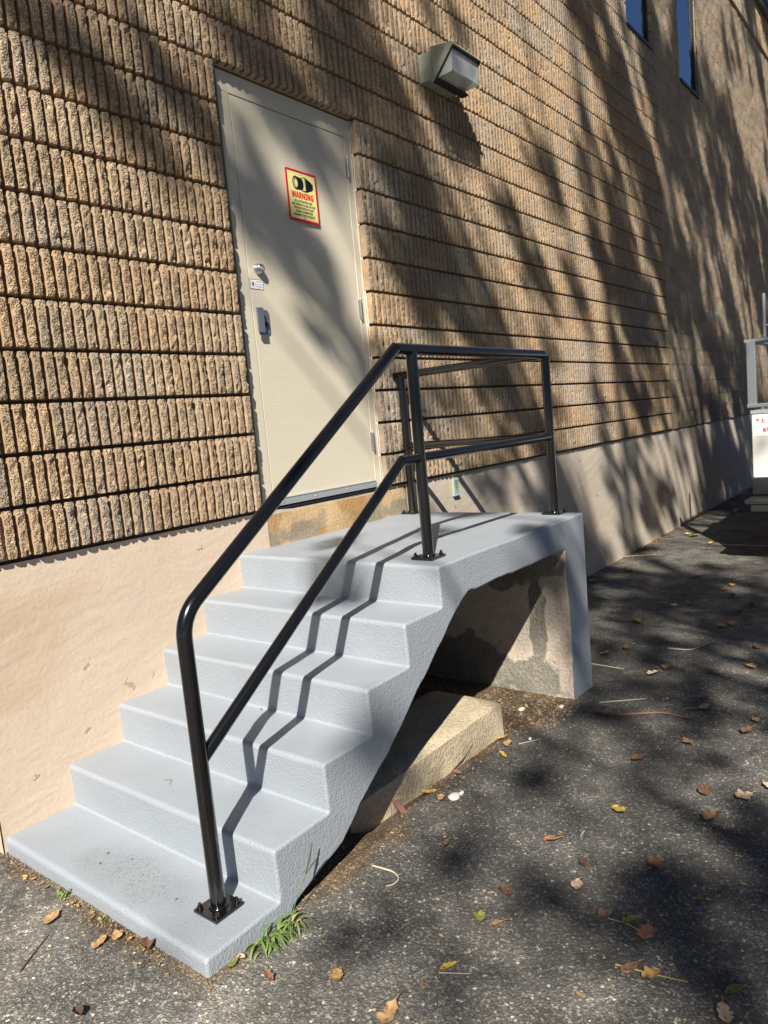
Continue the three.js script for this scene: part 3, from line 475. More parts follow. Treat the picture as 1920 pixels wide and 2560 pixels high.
// ------------------------------------------------------------------ handrail
{
  const ZR = 1.05, yT = .70, yM = .245, r = .0242, xB = -1.597, XE = .945;
  const rail = thing('handrail', 'glossy black steel pipe handrail bolted to the stair', 'railing', [0, 0, 0]);
  const yb = -.112, near = fillet([[xB, YT + .01, ZR], [xB, yb, ZR], [-.43, yT, ZR]], .075, 10);
  mesh('top_rail', merge([tube([...near.slice(2), V(-.428, yT + .0015, ZR)], r), tube(fillet([[-.436, yT, ZR], [XE, yT, ZR], [XE, yT, -.10 + .10]], .035, 6).slice(0), r)]), M.black, rail);
  mesh('post', tube([near[0], near[0].clone().setY(-.6), near[1], near[2]], r), M.black, rail);
  mesh('mid_rail', merge([tube([V(xB + .012, -.557, ZR), V(-.449, yM, ZR)], .0212), tube([V(-.453, yM - .001, ZR), V(XE, yM, ZR)], .0212), tube([V(XE, yM + .004, ZR), V(XE, yM + .004, .045)], .0212)]), M.black, rail);
  const base = (x, y, z) => {
    const p = mesh('base_plate', merge([box(x - .055, x + .055, y + .001, y + .0115, z - .055, z + .055, .002)]), M.black, rail);
    const w = new THREE.TorusGeometry(r + .001, .006, 8, 24); w.rotateX(Math.PI / 2); w.translate(x, y + .013, z); mesh('weld', merge([w]), M.black, p);
    for (const [a, b] of [[-1, -1], [1, -1], [-1, 1], [1, 1]]) { const h = new THREE.CylinderGeometry(.0092, .0092, .010, 6), s = new THREE.CylinderGeometry(.005, .005, .008, 10), q = new THREE.CylinderGeometry(.0115, .0115, .002, 14); h.translate(0, .0165, 0); s.translate(0, .025, 0); q.translate(0, .0125, 0); const g = merge([h, s, q]); g.translate(x + a * .040, y, z + b * .040); mesh('bolt', g, M.black, p); }
  };
  base(xB, YT, ZR);
  for (const [x, z] of [[-.318, ZR], [XE, ZR], [XE, .05]]) { mesh('post', tube([V(x, YP + .01, z), V(x, YP + .4, z), V(x, yT - .006, z)], r), M.black, rail); base(x, YP, z); }
}

// ------------------------------------------------------------------ small plate on the base render
{
  const t = thing('vent_plate', 'pale green narrow plate fixed to the base near the landing', 'plate', [1.592, -.095, -.03]);
  mesh('plate_body', box(-.036, .036, -.062, .062, 0, .016, .003), std({ rgb: [.36, .42, .34], roughness: .5 }), t);
  const dk = std({ rgb: [.05, .07, .07], roughness: .6 }), g = []; for (let k = 0; k < 3; k++) g.push(box(-.020, .020, .040 - k * .014, .045 - k * .014, .0165, .018)); g.push(box(-.003, .003, -.034, .004, .0165, .019), box(-.018, -.010, -.006, -.001, .0165, .019), box(.012, .022, -.006, -.001, .0165, .019));
  mesh('slot', merge(g), dk, t); const s = new THREE.CylinderGeometry(.005, .005, .003, 12); s.rotateX(Math.PI / 2); s.translate(0, -.046, .0175); mesh('screw', merge([s]), M.steel, t);
  mesh('clip', box(-.039, .039, -.068, -.058, .001, .021, .002), std({ rgb: [.22, .36, .48], roughness: .5 }), t);
}

// ------------------------------------------------------------------ parked work truck
{
  const GY = -1.275, t = thing('work_truck', 'white service body pickup truck with ladder rack parked by the wall', 'truck', [4.9, GY, 1.27]);
  const white = std({ rgb: [.72, .72, .66], roughness: .35, clearcoat: .5 }), dark = std({ rgb: [.012, .012, .012], roughness: .6 });
  const y = (v) => v - GY, L = 2.5, Wd = 2.0;
  const body = mesh('body', merge([box(0, L, y(-.446), y(.185), 0, .48, .012), box(0, L, y(-.446), y(.185), Wd - .48, Wd, .012), box(.02, L, y(-.446), y(-.33), .48, Wd - .48), box(.03, .07, y(-.33), y(.05), .481, Wd - .481, .006)]), white, t);
  mesh('body_trim', merge([box(-.008, L, y(.172), y(.208), -.006, .486, .004), box(-.008, L, y(.172), y(.208), Wd - .486, Wd + .006, .004)]), M.alu, body);
  const letters = canvasMap(512, 512, (c, W, H) => {
    c.fillStyle = '#efeee8'; c.fillRect(0, 0, W, H); c.fillStyle = '#d8232a'; c.strokeStyle = '#c8383a';
    c.beginPath(); c.moveTo(22, 92); c.lineTo(120, 70); c.quadraticCurveTo(84, 120, 96, 170); c.quadraticCurveTo(70, 130, 22, 92); c.fill();
    c.lineWidth = 9; c.beginPath(); c.moveTo(190, 40); c.quadraticCurveTo(40, 140, 190, 262); c.stroke();
    c.font = 'bold 128px serif'; c.fillText('E', 158, 182); c.lineWidth = 7; c.strokeText('E', 158, 182); c.font = 'bold 190px serif'; c.fillText('I', 296, 214); c.strokeText('I', 296, 214);
    c.font = 'bold 130px sans-serif'; c.fillStyle = '#b8302a'; c.strokeStyle = '#b8302a'; c.fillText('61', 190, 400); c.strokeText('61', 190, 400);
  });
  const lt = new THREE.PlaneGeometry(.20, .20); lt.rotateY(-Math.PI / 2); lt.translate(-.002, y(.055), .125); mesh('lettering', boxlessUV(lt), std({ map: letters, roughness: .35 }), body);
  mesh('bumper', merge([box(-.30, .0, y(-.665), y(-.625), -.02, Wd + .02, .006), box(-.03, -.001, y(-.60), y(-.446), .0, Wd), box(-.29, -.24, y(-.735), y(-.665), .03, Wd - .03, .004)]), dark, t);
  const bar = (a, b, r = .022) => tube([V(...a), V(...b)], r, 12), z0 = .02, z1 = Wd - .02, yb = y(.262), yt = y(.862);
  mesh('ladder_rack', merge([box(-.02, .04, yb, yt, z0 - .045, z0 + .035, .008), box(-.02, .04, yb, yt, z1 - .035, z1 + .045, .008), box(-.03, .05, yb - .03, yb + .008, z0 - .05, z1 + .05, .008), bar([.01, yt, z0 - .06], [.01, yt, z1 + .06], .026), bar([.01, yt, z0], [4.3, yt, z0]), bar([.01, yt, z1], [4.3, yt, z1]), bar([2.1, yt, z0], [2.1, yt, z1]), bar([4.2, yt, z0], [4.2, yt, z1]), bar([2.1, y(.2), z0], [2.1, yt, z0]), bar([2.1, y(.2), z1], [2.1, yt, z1]), bar([.12, y(.208), z0 + .06], [.12, yb, z0 + .06], .014), bar([.12, y(.208), z0 + .11], [.12, yb, z0 + .11], .014),
    bar([.3, yt, z0 + .06], [.3, yt + .46, z0 + .06], .018), bar([.3, yt + .15, z0 + .06], [.3, yt + .15, z1 - .4], .016), bar([.3, yt, z1 - .4], [.3, yt + .46, z1 - .4], .018)]), std({ rgb: [.24, .26, .265], metalness: .5, roughness: .45 }), t);
  const kit = mesh('equipment_case', merge([box(.22, .62, yb + .01, yb + .25, z0 + .10, z0 + .55, .03), box(.215, .225, yb + .03, yb + .20, z0 + .13, z0 + .17, .003)]), std({ rgb: [.012, .014, .018], roughness: .35 }), t);
  const cab = new THREE.Shape([[2.55, y(-.6)], [2.55, y(.62)], [2.75, y(.72)], [3.7, y(.70)], [4.35, y(.18)], [5.35, y(.06)], [5.5, y(-.1)], [5.5, y(-.75)], [2.55, y(-.75)]].map((p) => new THREE.Vector2(...p)));
  const cg = new THREE.ExtrudeGeometry(cab, { depth: Wd - .1, bevelEnabled: true, bevelSize: .03, bevelThickness: .05, bevelSegments: 3 }); cg.translate(0, 0, .05);
  const cb = mesh('cab', boxUV(cg), white, t); mesh('rear_window', box(2.505, 2.518, y(.2), y(.6), .25, Wd - .25), M.bronze, cb); mesh('side_window', merge([box(2.75, 3.85, y(.2), y(.6), -.012, -.003), box(2.75, 3.85, y(.2), y(.6), Wd + .003, Wd + .012)]), M.bronze, cb);
  for (const [x, z] of [[1.3, .16], [1.3, Wd - .16], [4.6, .14], [4.6, Wd - .14]]) { const w = new THREE.LatheGeometry([[.0, -.1], [.22, -.1], [.36, -.11], [.385, -.07], [.385, .07], [.36, .11], [.22, .1], [0, .1]].map((a) => new THREE.Vector2(...a)), 30); w.rotateX(Math.PI / 2); w.translate(x, .385, z); const wm = mesh('wheel', clean(w), dark, t); const rm = new THREE.CylinderGeometry(.2, .2, .215, 24); rm.rotateX(Math.PI / 2); rm.translate(x, .385, z); mesh('rim', merge([rm]), M.alu, wm); }
}
function boxlessUV(g) { return clean(g); }

// ------------------------------------------------------------------ trees on the far side of the drive: they stand behind the camera and dapple the wall
{
  const A = [                                                        // how leafy the crowns are along the sun's rays, told by where those rays meet the wall plane (x, y, share of shade)
    [-1.3, 2.0, .7], [-.8, 1.95, .9], [-1.0, 1.72, .85], [-.6, 1.75, .85], [-.42, 1.95, .85], [-.4, 1.5, .5], [-.75, 1.5, .5], [-1.35, 1.5, .25], [-.5, 1.2, .04], [-.5, .35, 0], [-.45, .7, 0], [-.7, 2.3, .8], [-1.2, 2.4, .7], [-1.5, 1.05, .03], [-1.6, .2, 0], [-.5, .6, .0], [-1.2, 1.2, .08], [-.3, .2, .02], [-.9, .9, 0], [-.3, 1.05, .03],
    [.2, 2.6, .75], [.55, 2.6, .85], [1.1, 2.7, .85], [1.15, 1.7, .8], [1.55, 1.35, .65], [.6, 3.2, .6], [0, 3, .5], [-.8, 2.8, .6], [.75, 2.2, .75],
    [0, 2.12, .08], [.25, 2.2, .15], [.5, 2.15, .4], [.1, 2.0, .2], [.42, 1.93, .62], [.6, 1.5, .55], [.3, 2.05, .45], [0, 1.75, .05], [.2, 1.65, .1], [.45, 1.2, .1], [.65, 1.0, .12], [-.1, 1.5, .2], [.05, 1.35, .48], [.2, 1.2, .5], [.45, .85, .38], [.6, .7, .2], [.1, .98, .06], [.3, .8, .1], [.15, .72, .52], [.4, .48, .5], [.02, .86, .4], [.55, .36, .3], [0, .5, 0], [.3, .3, 0], [.6, .2, .05], [.65, .5, .06],
    [1.9, 2.45, .03], [2.15, 2.25, .05], [1.75, 2.75, .1], [6.96, -2.2, .02], [6.96, -1.6, .02], [3, 2.8, .0], [2.5, 1.8, .02], [2.3, 2.4, .0], [3.4, 3.4, .05], [2.9, 2.0, .04], [3.0, 2.2, .0], [3.3, 2.8, .0], [3.8, 3.1, .08], [3.2, 1.7, .06], [2.8, 1.35, .10], [2.7, 3.3, .02], [4.3, 3.8, .25], [2.0, 1.2, .3], [2.0, .65, .55], [2.6, .9, .35], [3.2, 1.2, .4], [3.7, 2.3, .45], [3.3, .3, .4], [2.2, 3.3, .25],
    [4.5, 1.7, .68], [5.6, .9, .72], [6, 3.5, .85], [5, 3, .78], [4.6, 4, .55], [7, 5, .6], [7, .4, .75], [7.3, 2.5, .62], [8.3, 2.6, .45], [8.7, 2.3, .2], [9.7, 1.3, .25], [9.5, 3.5, .55], [10, 1.5, .55], [11, 4.8, .5], [10.3, 5.5, .25], [12, 6.5, .6], [13, 3, .6], [8.2, .6, .6], [9.4, 0, .6], [6.9, 3.4, .5], [7.9, 4.0, .55],
    [1.6, -.6, .15], [2.4, -.5, .45], [3.2, -.6, .55], [4.5, -.6, .6], [5.8, -.7, .5], [7.5, -.9, .7],
    [-1.6, -1.05, 0], [.3, -3, .02], [-.5, -.3, .02], [1.4, -2.14, .10], [.5, -1.2, .05], [-.5, -1.8, 0], [.5, -2, .0], [.8, -2.3, .0], [1.0, -1.8, .02], [.6, -2.6, .0], [1.2, -2.6, .04], [.2, -1.6, 0], [1.2, -1.3, .08], [.9, -2.9, .06], [1.6, -1.4, .30], [1.0, -.9, .25], [2.1, -1.5, .4],
    [-1, -2.3, 0], [.36, -3.3, .05], [.8, -3.3, .18], [1.2, -3.9, .25], [1.6, -3.9, .38], [1.5, -3.3, .25], [1.9, -3.4, .22], [2.2, -4.2, .48], [2.5, -4.6, .42], [2.7, -4.9, .56], [2.9, -5.1, .5], [2.6, -3.9, .18], [3.2, -4.3, .4], [3.6, -4.7, .5], [3.3, -5, .45], [3, -3.1, .45], [4, -3.3, .75], [4.7, -4.1, .8], [5.1, -3.2, .88], [5.4, -1.9, .4], [4.4, -2.3, .85], [6.2, -3.4, .65], [6.4, -2.2, .2], [4.4, -4.5, .55], [3.4, -1.9, .7], [2.9, -.95, .5], [3.5, -1.2, .65], [4.0, -1.5, .7], [4.0, -2.8, .8],
  ].map(([x, y, v]) => [.714 * x + .7 * y, .7 * x - .714 * y, v]);
  const want = (X, Y) => { const u = .714 * X + .7 * Y, v = .7 * X - .714 * Y; let s = 0, w = 0; for (const a of A) { const d = 1 / Math.pow((u - a[0]) ** 2 + .22 * (v - a[1]) ** 2 + .015, 2); s += d * a[2]; w += d; } return s / w; };
  const leafMat = std({ rgb: [.06, .095, .025], roughness: .6, transmission: .25, thickness: 0 }), bark = std({ rgb: [.11, .085, .065], roughness: 1 });
  const R = rng(2024);
  const clumpGeo = (() => { // a spray of leaves about .5 m across
    const pos = [], idx = []; const q = new THREE.Quaternion(), e = new THREE.Euler();
    for (let k = 0; k < 46; k++) {
      const rr = .26 * Math.cbrt(R()), th = R() * 6.283, cz = R() * 2 - 1, sx = Math.sqrt(1 - cz * cz), c = V(rr * sx * Math.cos(th), rr * cz, rr * sx * Math.sin(th)), l = .075 + .05 * R(), w = l * .42; q.setFromEuler(e.set(R() * 6.3, R() * 6.3, R() * 6.3));
      const b = pos.length / 3; for (const [a, d, f] of [[-l, 0, 0], [-l * .3, w, .01], [l * .4, w * .8, .01], [l, 0, -.01], [l * .4, -w * .8, .01], [-l * .3, -w, .01]]) { const p = V(a, d, f).applyQuaternion(q).add(c); pos.push(p.x, p.y, p.z); }
      idx.push(b, b + 1, b + 5, b + 1, b + 2, b + 5, b + 2, b + 4, b + 5, b + 2, b + 3, b + 4);
    }
    const g = new THREE.BufferGeometry(); g.setAttribute('position', new THREE.Float32BufferAttribute(pos, 3)); g.setIndex(idx); g.computeVertexNormals(); return g;
  })();
  const trunks = [[-8.2, 9.6], [-4.4, 9.2], [-.4, 9.0], [3.8, 9.2]], sets = trunks.map(() => []);
  const place = (X, Y, t, s) => { const p = V(X, Y, 0).addScaledVector(SUN, t); let b = 0; trunks.forEach(([x], i) => { if (Math.abs(p.x - x) < Math.abs(p.x - trunks[b][0])) b = i; }); sets[b].push({ p, s }); };
  for (let k = 0; k < 9000; k++) {
    const X = -3 + 17.5 * R(), Y = -6 + 13.2 * R(), t = Y < -2.2 ? 19 + 9 * R() : 12.5 + 4.5 * R(), s = (.42 + .75 * R() * R()) * (Y < -2.2 ? .52 : 1), pick = R(); let v = want(X, Y);
    { const su = .714 * X + .7 * Y, sv = .7 * X - .714 * Y; v = clamp(v + (v > .12 ? (Y < -2.2 ? .5 : X < .9 && Y < 2.4 ? .6 : X > 6.3 ? 2.0 : 1.25) * Math.min(1, v * 2) : 0) * fbm(su * 2.3 + 9, sv * .42, 909, 3)); }   // whole sprays hang in line with one another, so gaps and shade fall in long streaks
    if (Y < -2.2 - .0 * X && X > 8) continue;
    const p = -Math.log(1 - Math.min(.93, v)) / 4.5 * (Y < -2.2 ? 3.0 : 1); if (pick < p) place(X, Y, t, s);
  }
  trunks.forEach(([x, z], i) => {
    const g = gy(x, z), tr = thing('shade_tree', ['leafy shade tree across the drive, nearest the stair', 'leafy shade tree across the drive, behind the camera side', 'leafy shade tree across the drive opposite the truck', 'leafy shade tree across the drive, farthest along the wall'][i], 'tree', [x, g, z]);
    const H = 12.5 + R(), lean = .3 * (R() - .5), axis = (t) => V(lean * t * t + .12 * Math.sin(t * 5 + i), H * t, -.9 * t * t + .1 * Math.cos(t * 4)), tp = []; for (let k = 0; k <= 14; k++) tp.push(axis(k / 14)); tp[0].y = -.2;
    mesh('trunk', tube(tp, (t) => .21 * (1 - .8 * t) + .07 * Math.exp(-t * 25), 14), bark, tr);
    const limbs = []; const im = new THREE.InstancedMesh(clumpGeo, leafMat, sets[i].length); im.name = 'crown'; im.castShadow = im.receiveShadow = true; im.userData = { kind: 'stuff' };
    const m4 = new THREE.Matrix4(), q = new THREE.Quaternion(), e = new THREE.Euler();
    sets[i].forEach(({ p, s }, k) => {
      const l = p.clone().sub(tr.position); m4.compose(l, q.setFromEuler(e.set(R() * 6.3, R() * 6.3, R() * 6.3)), V(s, s, s)); im.setMatrixAt(k, m4);
      if (k % 9 === 0) { const h = clamp((l.y - 1.2 - .35 * Math.hypot(l.x, l.z)) / H, .18, .95), a = axis(h), mid = a.clone().lerp(l, .5); mid.y += .35; limbs.push(tube([a, a.clone().lerp(mid, .5), mid, mid.clone().lerp(l, .55), l], (t) => .045 * (1 - t) + .008, 6)); }
    });
    mesh('limb', merge(limbs), bark, tr); tr.add(im);
  });
}

// ------------------------------------------------------------------ fallen leaves
{
  const mats = {}; const leafTex = makeTex(256, (u, v, o) => { const n = fbm(u * 12, v * 12, 801, 4, 12), s = sstep(.12, .3, fbm(u * 9, v * 9, 811, 3, 9)), k = (1 + .35 * n) * (1 - .45 * s); o.c[0] = .9 * k; o.c[1] = .85 * k * (1 - .2 * s); o.c[2] = .8 * k * (1 - .2 * s); o.h = .5 + .5 * n; }, .12);
  for (const [k, c] of Object.entries({ tan: [.50, .32, .16], brown: [.22, .125, .07], rust: [.29, .145, .07], yellow: [.55, .40, .07], gold: [.46, .31, .11], green: [.19, .22, .05], pale: [.52, .40, .28], dark: [.09, .055, .035] })) mats[k] = std({ ...leafTex, bumpScale: .0012, rgb: c, roughness: .75, transmission: .12, thickness: 0 });
  function blade(len, wid, seed, lobes, curl, bend) {
    const R = rng(seed), ph = R() * 6, c2 = curl * (.6 + .8 * R()), nu = 16, nv = 6, tw = (R() - .5) * .8;
    const W = (t) => { let w = Math.pow(Math.sin(Math.PI * Math.pow(clamp(t, .004, .996), .8)), .75); if (lobes) w *= .60 + .40 * Math.abs(Math.sin(t * Math.PI * lobes + .4)); return wid / 2 * w * (1 + .18 * vn(t * 9 + ph, 1, seed)); };
    return grid(nu, nv, (i, j) => { const t = i / nu, s = j / nv * 2 - 1, w = W(t) * (1 + .12 * vn(t * 14, s > 0 ? 5 : 9, seed)), x = (t - .5) * len, z = s * w; const y = c2 * s * s * w * 1.2 + bend * len * (t - .5) ** 2 * 2 + .10 * wid * vn(t * 5 + ph, s * 2, seed + 3) + .006 + tw * s * w * .25; return [x * (1 - .1 * Math.abs(bend)), Math.max(.001, y), z]; }, (i, j, q) => [q[0], q[2]]);
  }
  // x, z, colour, length, width, turn, lobes, curl, bend, label
  const L = [
    [-1.879, .536, 'tan', .085, .045, .5, 0, .3, .15, 'tan torn leaf on asphalt left of the lowest step'],
    [-1.857, .789, 'tan', .075, .04, .3, 2, .3, .2, 'larger of two pale tan leaves near the lowest step'],
    [-1.810, .807, 'tan', .055, .04, 1.2, 0, .4, .2, 'smaller of two pale tan leaves touching side by side'],
    [-1.778, .934, 'brown', .075, .05, .8, 0, .9, .3, 'curled light brown leaf against the lowest step front'],
    [-2.044, 1.003, 'dark', .05, .03, 1.4, 0, 1, .3, 'dark curled leaf at the lower left picture edge'],
    [-1.669, 1.347, 'rust', .055, .025, 1.2, 0, .6, .1, 'small rust leaf near the outer corner of the stair'],
    [-1.692, 1.221, 'green', .05, .022, .2, 0, .3, .1, 'yellow-green leaf tip at the stair corner'],
    [-1.662, 1.220, 'pale', .035, .02, 2, 0, .6, .1, 'pale pinkish leaf scrap beside the stair corner'],
    [-1.563, 1.507, 'gold', .055, .045, .9, 0, .4, .2, 'round golden-brown leaf alone on lower asphalt'],
    [-1.364, 1.747, 'yellow', .060, .022, -.5, 0, .4, .1, 'slim bright yellow leaf on lower asphalt'],
    [-1.590, 1.713, 'tan', .10, .055, .2, 2, .5, .3, 'large torn brown leaf at the bottom picture edge'],
    [-1.458, 1.722, 'rust', .025, .015, .7, 0, .5, .1, 'tiny orange leaf scrap near the large torn leaf'],
    [-1.140, 1.716, 'green', .065, .04, .4, 0, .7, .3, 'grey-green folded leaf touching a red-brown curl'],
    [-1.135, 1.771, 'rust', .06, .018, -.5, 0, .9, .2, 'red-brown rolled leaf touching the grey-green leaf'],
    [-.978, 1.711, 'brown', .065, .045, 1.1, 2, .6, .2, 'lobed brown leaf in dark patch of asphalt'],
    [-.846, 1.397, 'brown', .05, .025, .2, 0, .8, .2, 'small brown leaf on asphalt below the white stone'],
    [-.625, 1.705, 'rust', .065, .035, -.8, 0, .4, .1, 'flat rust leaf with stem in middle of asphalt'],
    [-.570, 1.190, 'tan', .055, .035, .3, 2, .5, .2, 'tan leaf lying against the white stone'],
    [-.516, 1.088, 'gold', .085, .035, -.9, 2, .6, .2, 'golden torn leaf at the foot of the footing'],
    [-.304, 1.832, 'yellow', .07, .055, 1.3, 0, .2, .2, 'yellow fan-shaped leaf with upright stem'],
    [.010, 2.063, 'brown', .085, .06, .3, 0, .4, .1, 'dark brown broad leaf at right, near a tan lobed leaf'],
    [.036, 2.204, 'pale', .09, .065, -.6, 3, .4, .3, 'pale tan lobed leaf near the right edge'],
    [.167, 2.262, 'pale', .07, .05, .8, 2, .7, .3, 'tan curled leaf cut by the right picture edge'],
    [-.187, 2.137, 'brown', .09, .06, -.2, 0, .6, .2, 'shiny brown oval leaf right of the yellow fan leaf'],
    [-.699, 1.855, 'dark', .065, .03, .6, 0, .4, .1, 'flat dark brown leaf pressed into the asphalt'],
    [-.600, 2.063, 'rust', .075, .065, .9, 3, .9, .4, 'crinkled orange-brown leaf in a light spot'],
    [-.829, 1.893, 'pale', .06, .045, .2, 0, .3, .1, 'grey-brown squarish leaf in shade'],
    [-.692, 2.232, 'green', .04, .02, .5, 0, .4, .1, 'small dull green leaf at lower right'],
    [-.924, 2.020, 'brown', .055, .032, -.3, 0, .6, .1, 'brown leaf at the left end of a leaf sprig'],
    [-.911, 2.093, 'green', .065, .04, -.4, 2, .7, .2, 'pale green leaf in the middle of a sprig'],
    [-.942, 2.150, 'rust', .08, .06, .2, 0, .6, .2, 'red-orange leaf at the right end of a sprig'],
    [-1.098, 2.160, 'brown', .075, .032, -.4, 0, .4, .1, 'red-brown leaf on a long yellow stalk'],
    [-1.091, 2.215, 'gold', .07, .05, -.5, 3, .5, .2, 'yellow-brown lobed leaf on a long yellow stalk'],
    [-1.033, 2.407, 'green', .07, .025, -.6, 0, .5, .2, 'narrow green leaf at the lower right edge'],
    [-1.129, 2.406, 'pale', .075, .05, .4, 3, .6, .3, 'pale tan ragged leaf in the bottom right corner'],
    [4.189, .251, 'gold', .14, .09, .3, 0, .4, .2, 'golden leaf by the wall foot beyond the landing'],
    [3.633, .113, 'gold', .13, .08, 1, 0, .5, .2, 'yellow-brown leaf at the wall right of the pier'],
    [2.386, .966, 'gold', .11, .07, .8, 0, .5, .2, 'mustard leaf right of the pier in shade'],
    [1.743, 1.120, 'rust', .09, .05, .2, 0, .4, .1, 'dull red-brown leaf right of the pier middle'],
    [1.572, 1.037, 'pale', .08, .05, -.4, 0, .5, .2, 'grey-tan leaf close to the pier side'],
    [1.450, 1.463, 'gold', .09, .05, .2, 0, .5, .2, 'light brown oval leaf on the mid drive'],
    [1.309, 1.435, 'pale', .09, .055, -.5, 0, .7, .3, 'pinkish brown curled leaf on the mid drive'],
    [1.657, 1.892, 'tan', .09, .06, .9, 2, .5, .3, 'tan leaf with short stem near right edge'],
    [2.069, 1.844, 'brown', .10, .06, .4, 2, .6, .2, 'brown lobed leaf at right edge in shade'],
    [2.562, 1.586, 'rust', .11, .07, .1, 0, .6, .2, 'orange leaf of a touching pair on the drive'],
    [2.483, 1.531, 'green', .10, .06, .6, 0, .5, .1, 'dull green leaf of a touching pair on the drive'],
    [3.164, 1.588, 'brown', .10, .06, -.2, 0, .9, .3, 'dark brown curled leaf at upper right drive'],
    [3.810, 1.303, 'yellow', .11, .06, .3, 0, .3, .1, 'small yellow leaf on the upper right drive'],
    [3.635, 1.273, 'gold', .10, .05, -.4, 2, .5, .2, 'amber leaf left of a small yellow leaf'],
    [3.424, 1.391, 'dark', .10, .05, .2, 0, .8, .2, 'nearly black leaf under the amber leaf'],
    [2.887, 1.551, 'dark', .10, .05, -.5, 0, .8, .2, 'dark grey leaf on the drive in half shade'],
    [2.959, 1.064, 'pale', .08, .06, .2, 0, .4, .1, 'pale pink leaf in the round dark patch'],
    [3.086, 1.139, 'gold', .08, .045, .5, 0, .4, .1, 'faint tan leaf in the dark patch'],
    [.688, 2.077, 'brown', .10, .055, -.3, 0, .9, .3, 'arched light brown leaf with stalk at right'],
    [.840, 2.081, 'tan', .06, .04, .6, 0, .7, .3, 'little tan leaf above the arched leaf'],
    [.450, 1.872, 'tan', .08, .055, .7, 3, .7, .3, 'crumpled tan leaf on the right drive'],
    [.173, 1.743, 'rust', .08, .05, -.5, 0, .4, .15, 'smooth brown leaf in the open middle drive'],
    [.910, 1.829, 'pale', .10, .055, -.2, 3, .5, .2, 'cream ragged leaf on the curled twig'],
    [1.064, 1.775, 'rust', .09, .04, .1, 0, .3, .1, 'flat dark red leaf behind the curled twig'],
    [5.281, .03, 'gold', .15, .08, .2, 0, .5, .2, 'golden leaf at the wall foot near the truck'],
    [6.277, .238, 'yellow', .16, .09, .4, 0, .4, .2, 'yellow leaf of the little heap by the wall'],
    [6.153, .347, 'green', .18, .10, -.4, 0, .5, .2, 'green leaf of the little heap by the wall'],
    [5.731, .643, 'yellow', .13, .06, .1, 0, .4, .1, 'pale yellow leaf in the sunny strip before the truck'],
    [.033, 1.167, 'gold', .075, .045, .4, 0, .4, .1, 'golden oval leaf right of the footing'],
    [.159, 1.066, 'gold', .06, .035, -.3, 0, .4, .1, 'mustard leaf by the footing right corner'],
    [-.086, 1.207, 'yellow', .09, .025, .9, 2, .4, .1, 'torn yellow leaf strip below the golden oval leaf'],
    [-.314, 1.100, 'rust', .065, .025, 1.4, 0, .5, .1, 'orange leaf leaning on the footing face'],
  ];
  L.forEach(([x, z, c, len, wid, turn, lobes, curl, bend, label], i) => {
    const t = thing('fallen_leaf', label, 'leaf', [x, gy(x, z) + .004, z], turn, 'fallen leaves on the drive');
    len *= .9; wid *= .88; mesh('leaf_blade', blade(len, wid, 900 + i, lobes, curl * .75, bend * .7), mats[c], t);
    const h = .006 + bend * len * .4; mesh('stalk', tube([V(len * .48, h, 0), V(len * .62, h + .004, .004), V(len * .85, .004, .010 * (i % 3 - 1))], .0013, 6), mats[c === 'green' ? 'green' : 'gold'], t);
  });
  // twigs and stalks
  const wood = std({ rgb: [.16, .10, .06], roughness: .9 }), pale = std({ rgb: [.42, .37, .28], roughness: .9 }), redw = std({ rgb: [.24, .12, .07], roughness: .9 });
  const T = [
    [[[-2.053, .687], [-2.0, .649], [-1.926, .602]], .0032, wood, 'short dark twig on asphalt at far lower left'],
    [[[-1.091, 1.25], [-1.081, 1.337], [-1.102, 1.377], [-1.139, 1.381], [-1.161, 1.366]], .0035, pale, 'pale hook-shaped twig near the stair underside'],
    [[[.621, 1.353], [.604, 1.462], [.703, 1.59], [.757, 1.67], [.732, 1.804]], .0065, redw, 'longest wavy brown stick on the drive'],
    [[[.743, 1.334], [.906, 1.53]], .005, pale, 'straight grey stick above the long wavy one'],
    [[[1.837, 1.358], [1.853, 1.502], [2.069, 1.556]], .006, pale, 'bent pale twig in the shaded drive'],
    [[[.861, 1.748], [.909, 1.862], [.914, 1.954], [.844, 1.981]], .0045, wood, 'twig with a hooked end under a cream leaf'],
    [[[1.349, 1.042], [1.329, 1.255]], .004, pale, 'thin grey twig at the foot of the pier'],
    [[[.063, 1.21], [.168, 1.275]], .0025, pale, 'thin tan stalk right of the golden oval leaf'],
    [[[4.843, -.02], [5.009, .264]], .006, pale, 'grey twig near the wall before the truck'],
    [[[-.504, 1.778], [-.53, 1.777], [-.556, 1.787]], .003, pale, 'small curved straw in the middle drive'],
    [[[-1.392, 1.732], [-1.349, 1.807]], .0018, pale, 'thin stem under the slim yellow leaf'],
    [[[-.925, 2.03], [-.92, 2.09], [-.935, 2.14]], .0018, pale, 'thin green stalk joining the sprig leaves'],
    [[[-1.10, 2.12], [-1.085, 2.20], [-1.06, 2.30]], .0022, std({ rgb: [.45, .36, .07], roughness: .7 }), 'long yellow stalk at lower right'],
  ];
  for (const [p, r, m, label] of T) { const o = mesh('fallen_twig', tube(fillet(p.map(([x, z]) => [x, gy(x, z) + r + .001, z]), .06, 5), (t) => r * (1 - .45 * t), 8), m, null, true); tag(o, label, 'twig', 'twigs on the drive'); }
  // stones and the bit of brick
  const stoneGeo = (s, f, seed) => { const g = new THREE.IcosahedronGeometry(1, 3), p = g.attributes.position; for (let i = 0; i < p.count; i++) { const v = V().fromBufferAttribute(p, i), k = 1 + .28 * fbm(v.x * 1.7 + seed, v.y * 1.7 + v.z * 1.3, seed, 3); p.setXYZ(i, v.x * k * s, v.y * k * s * f, v.z * k * s * .75); } const q = clean(g); q.computeVertexNormals(); return boxUV(q); };
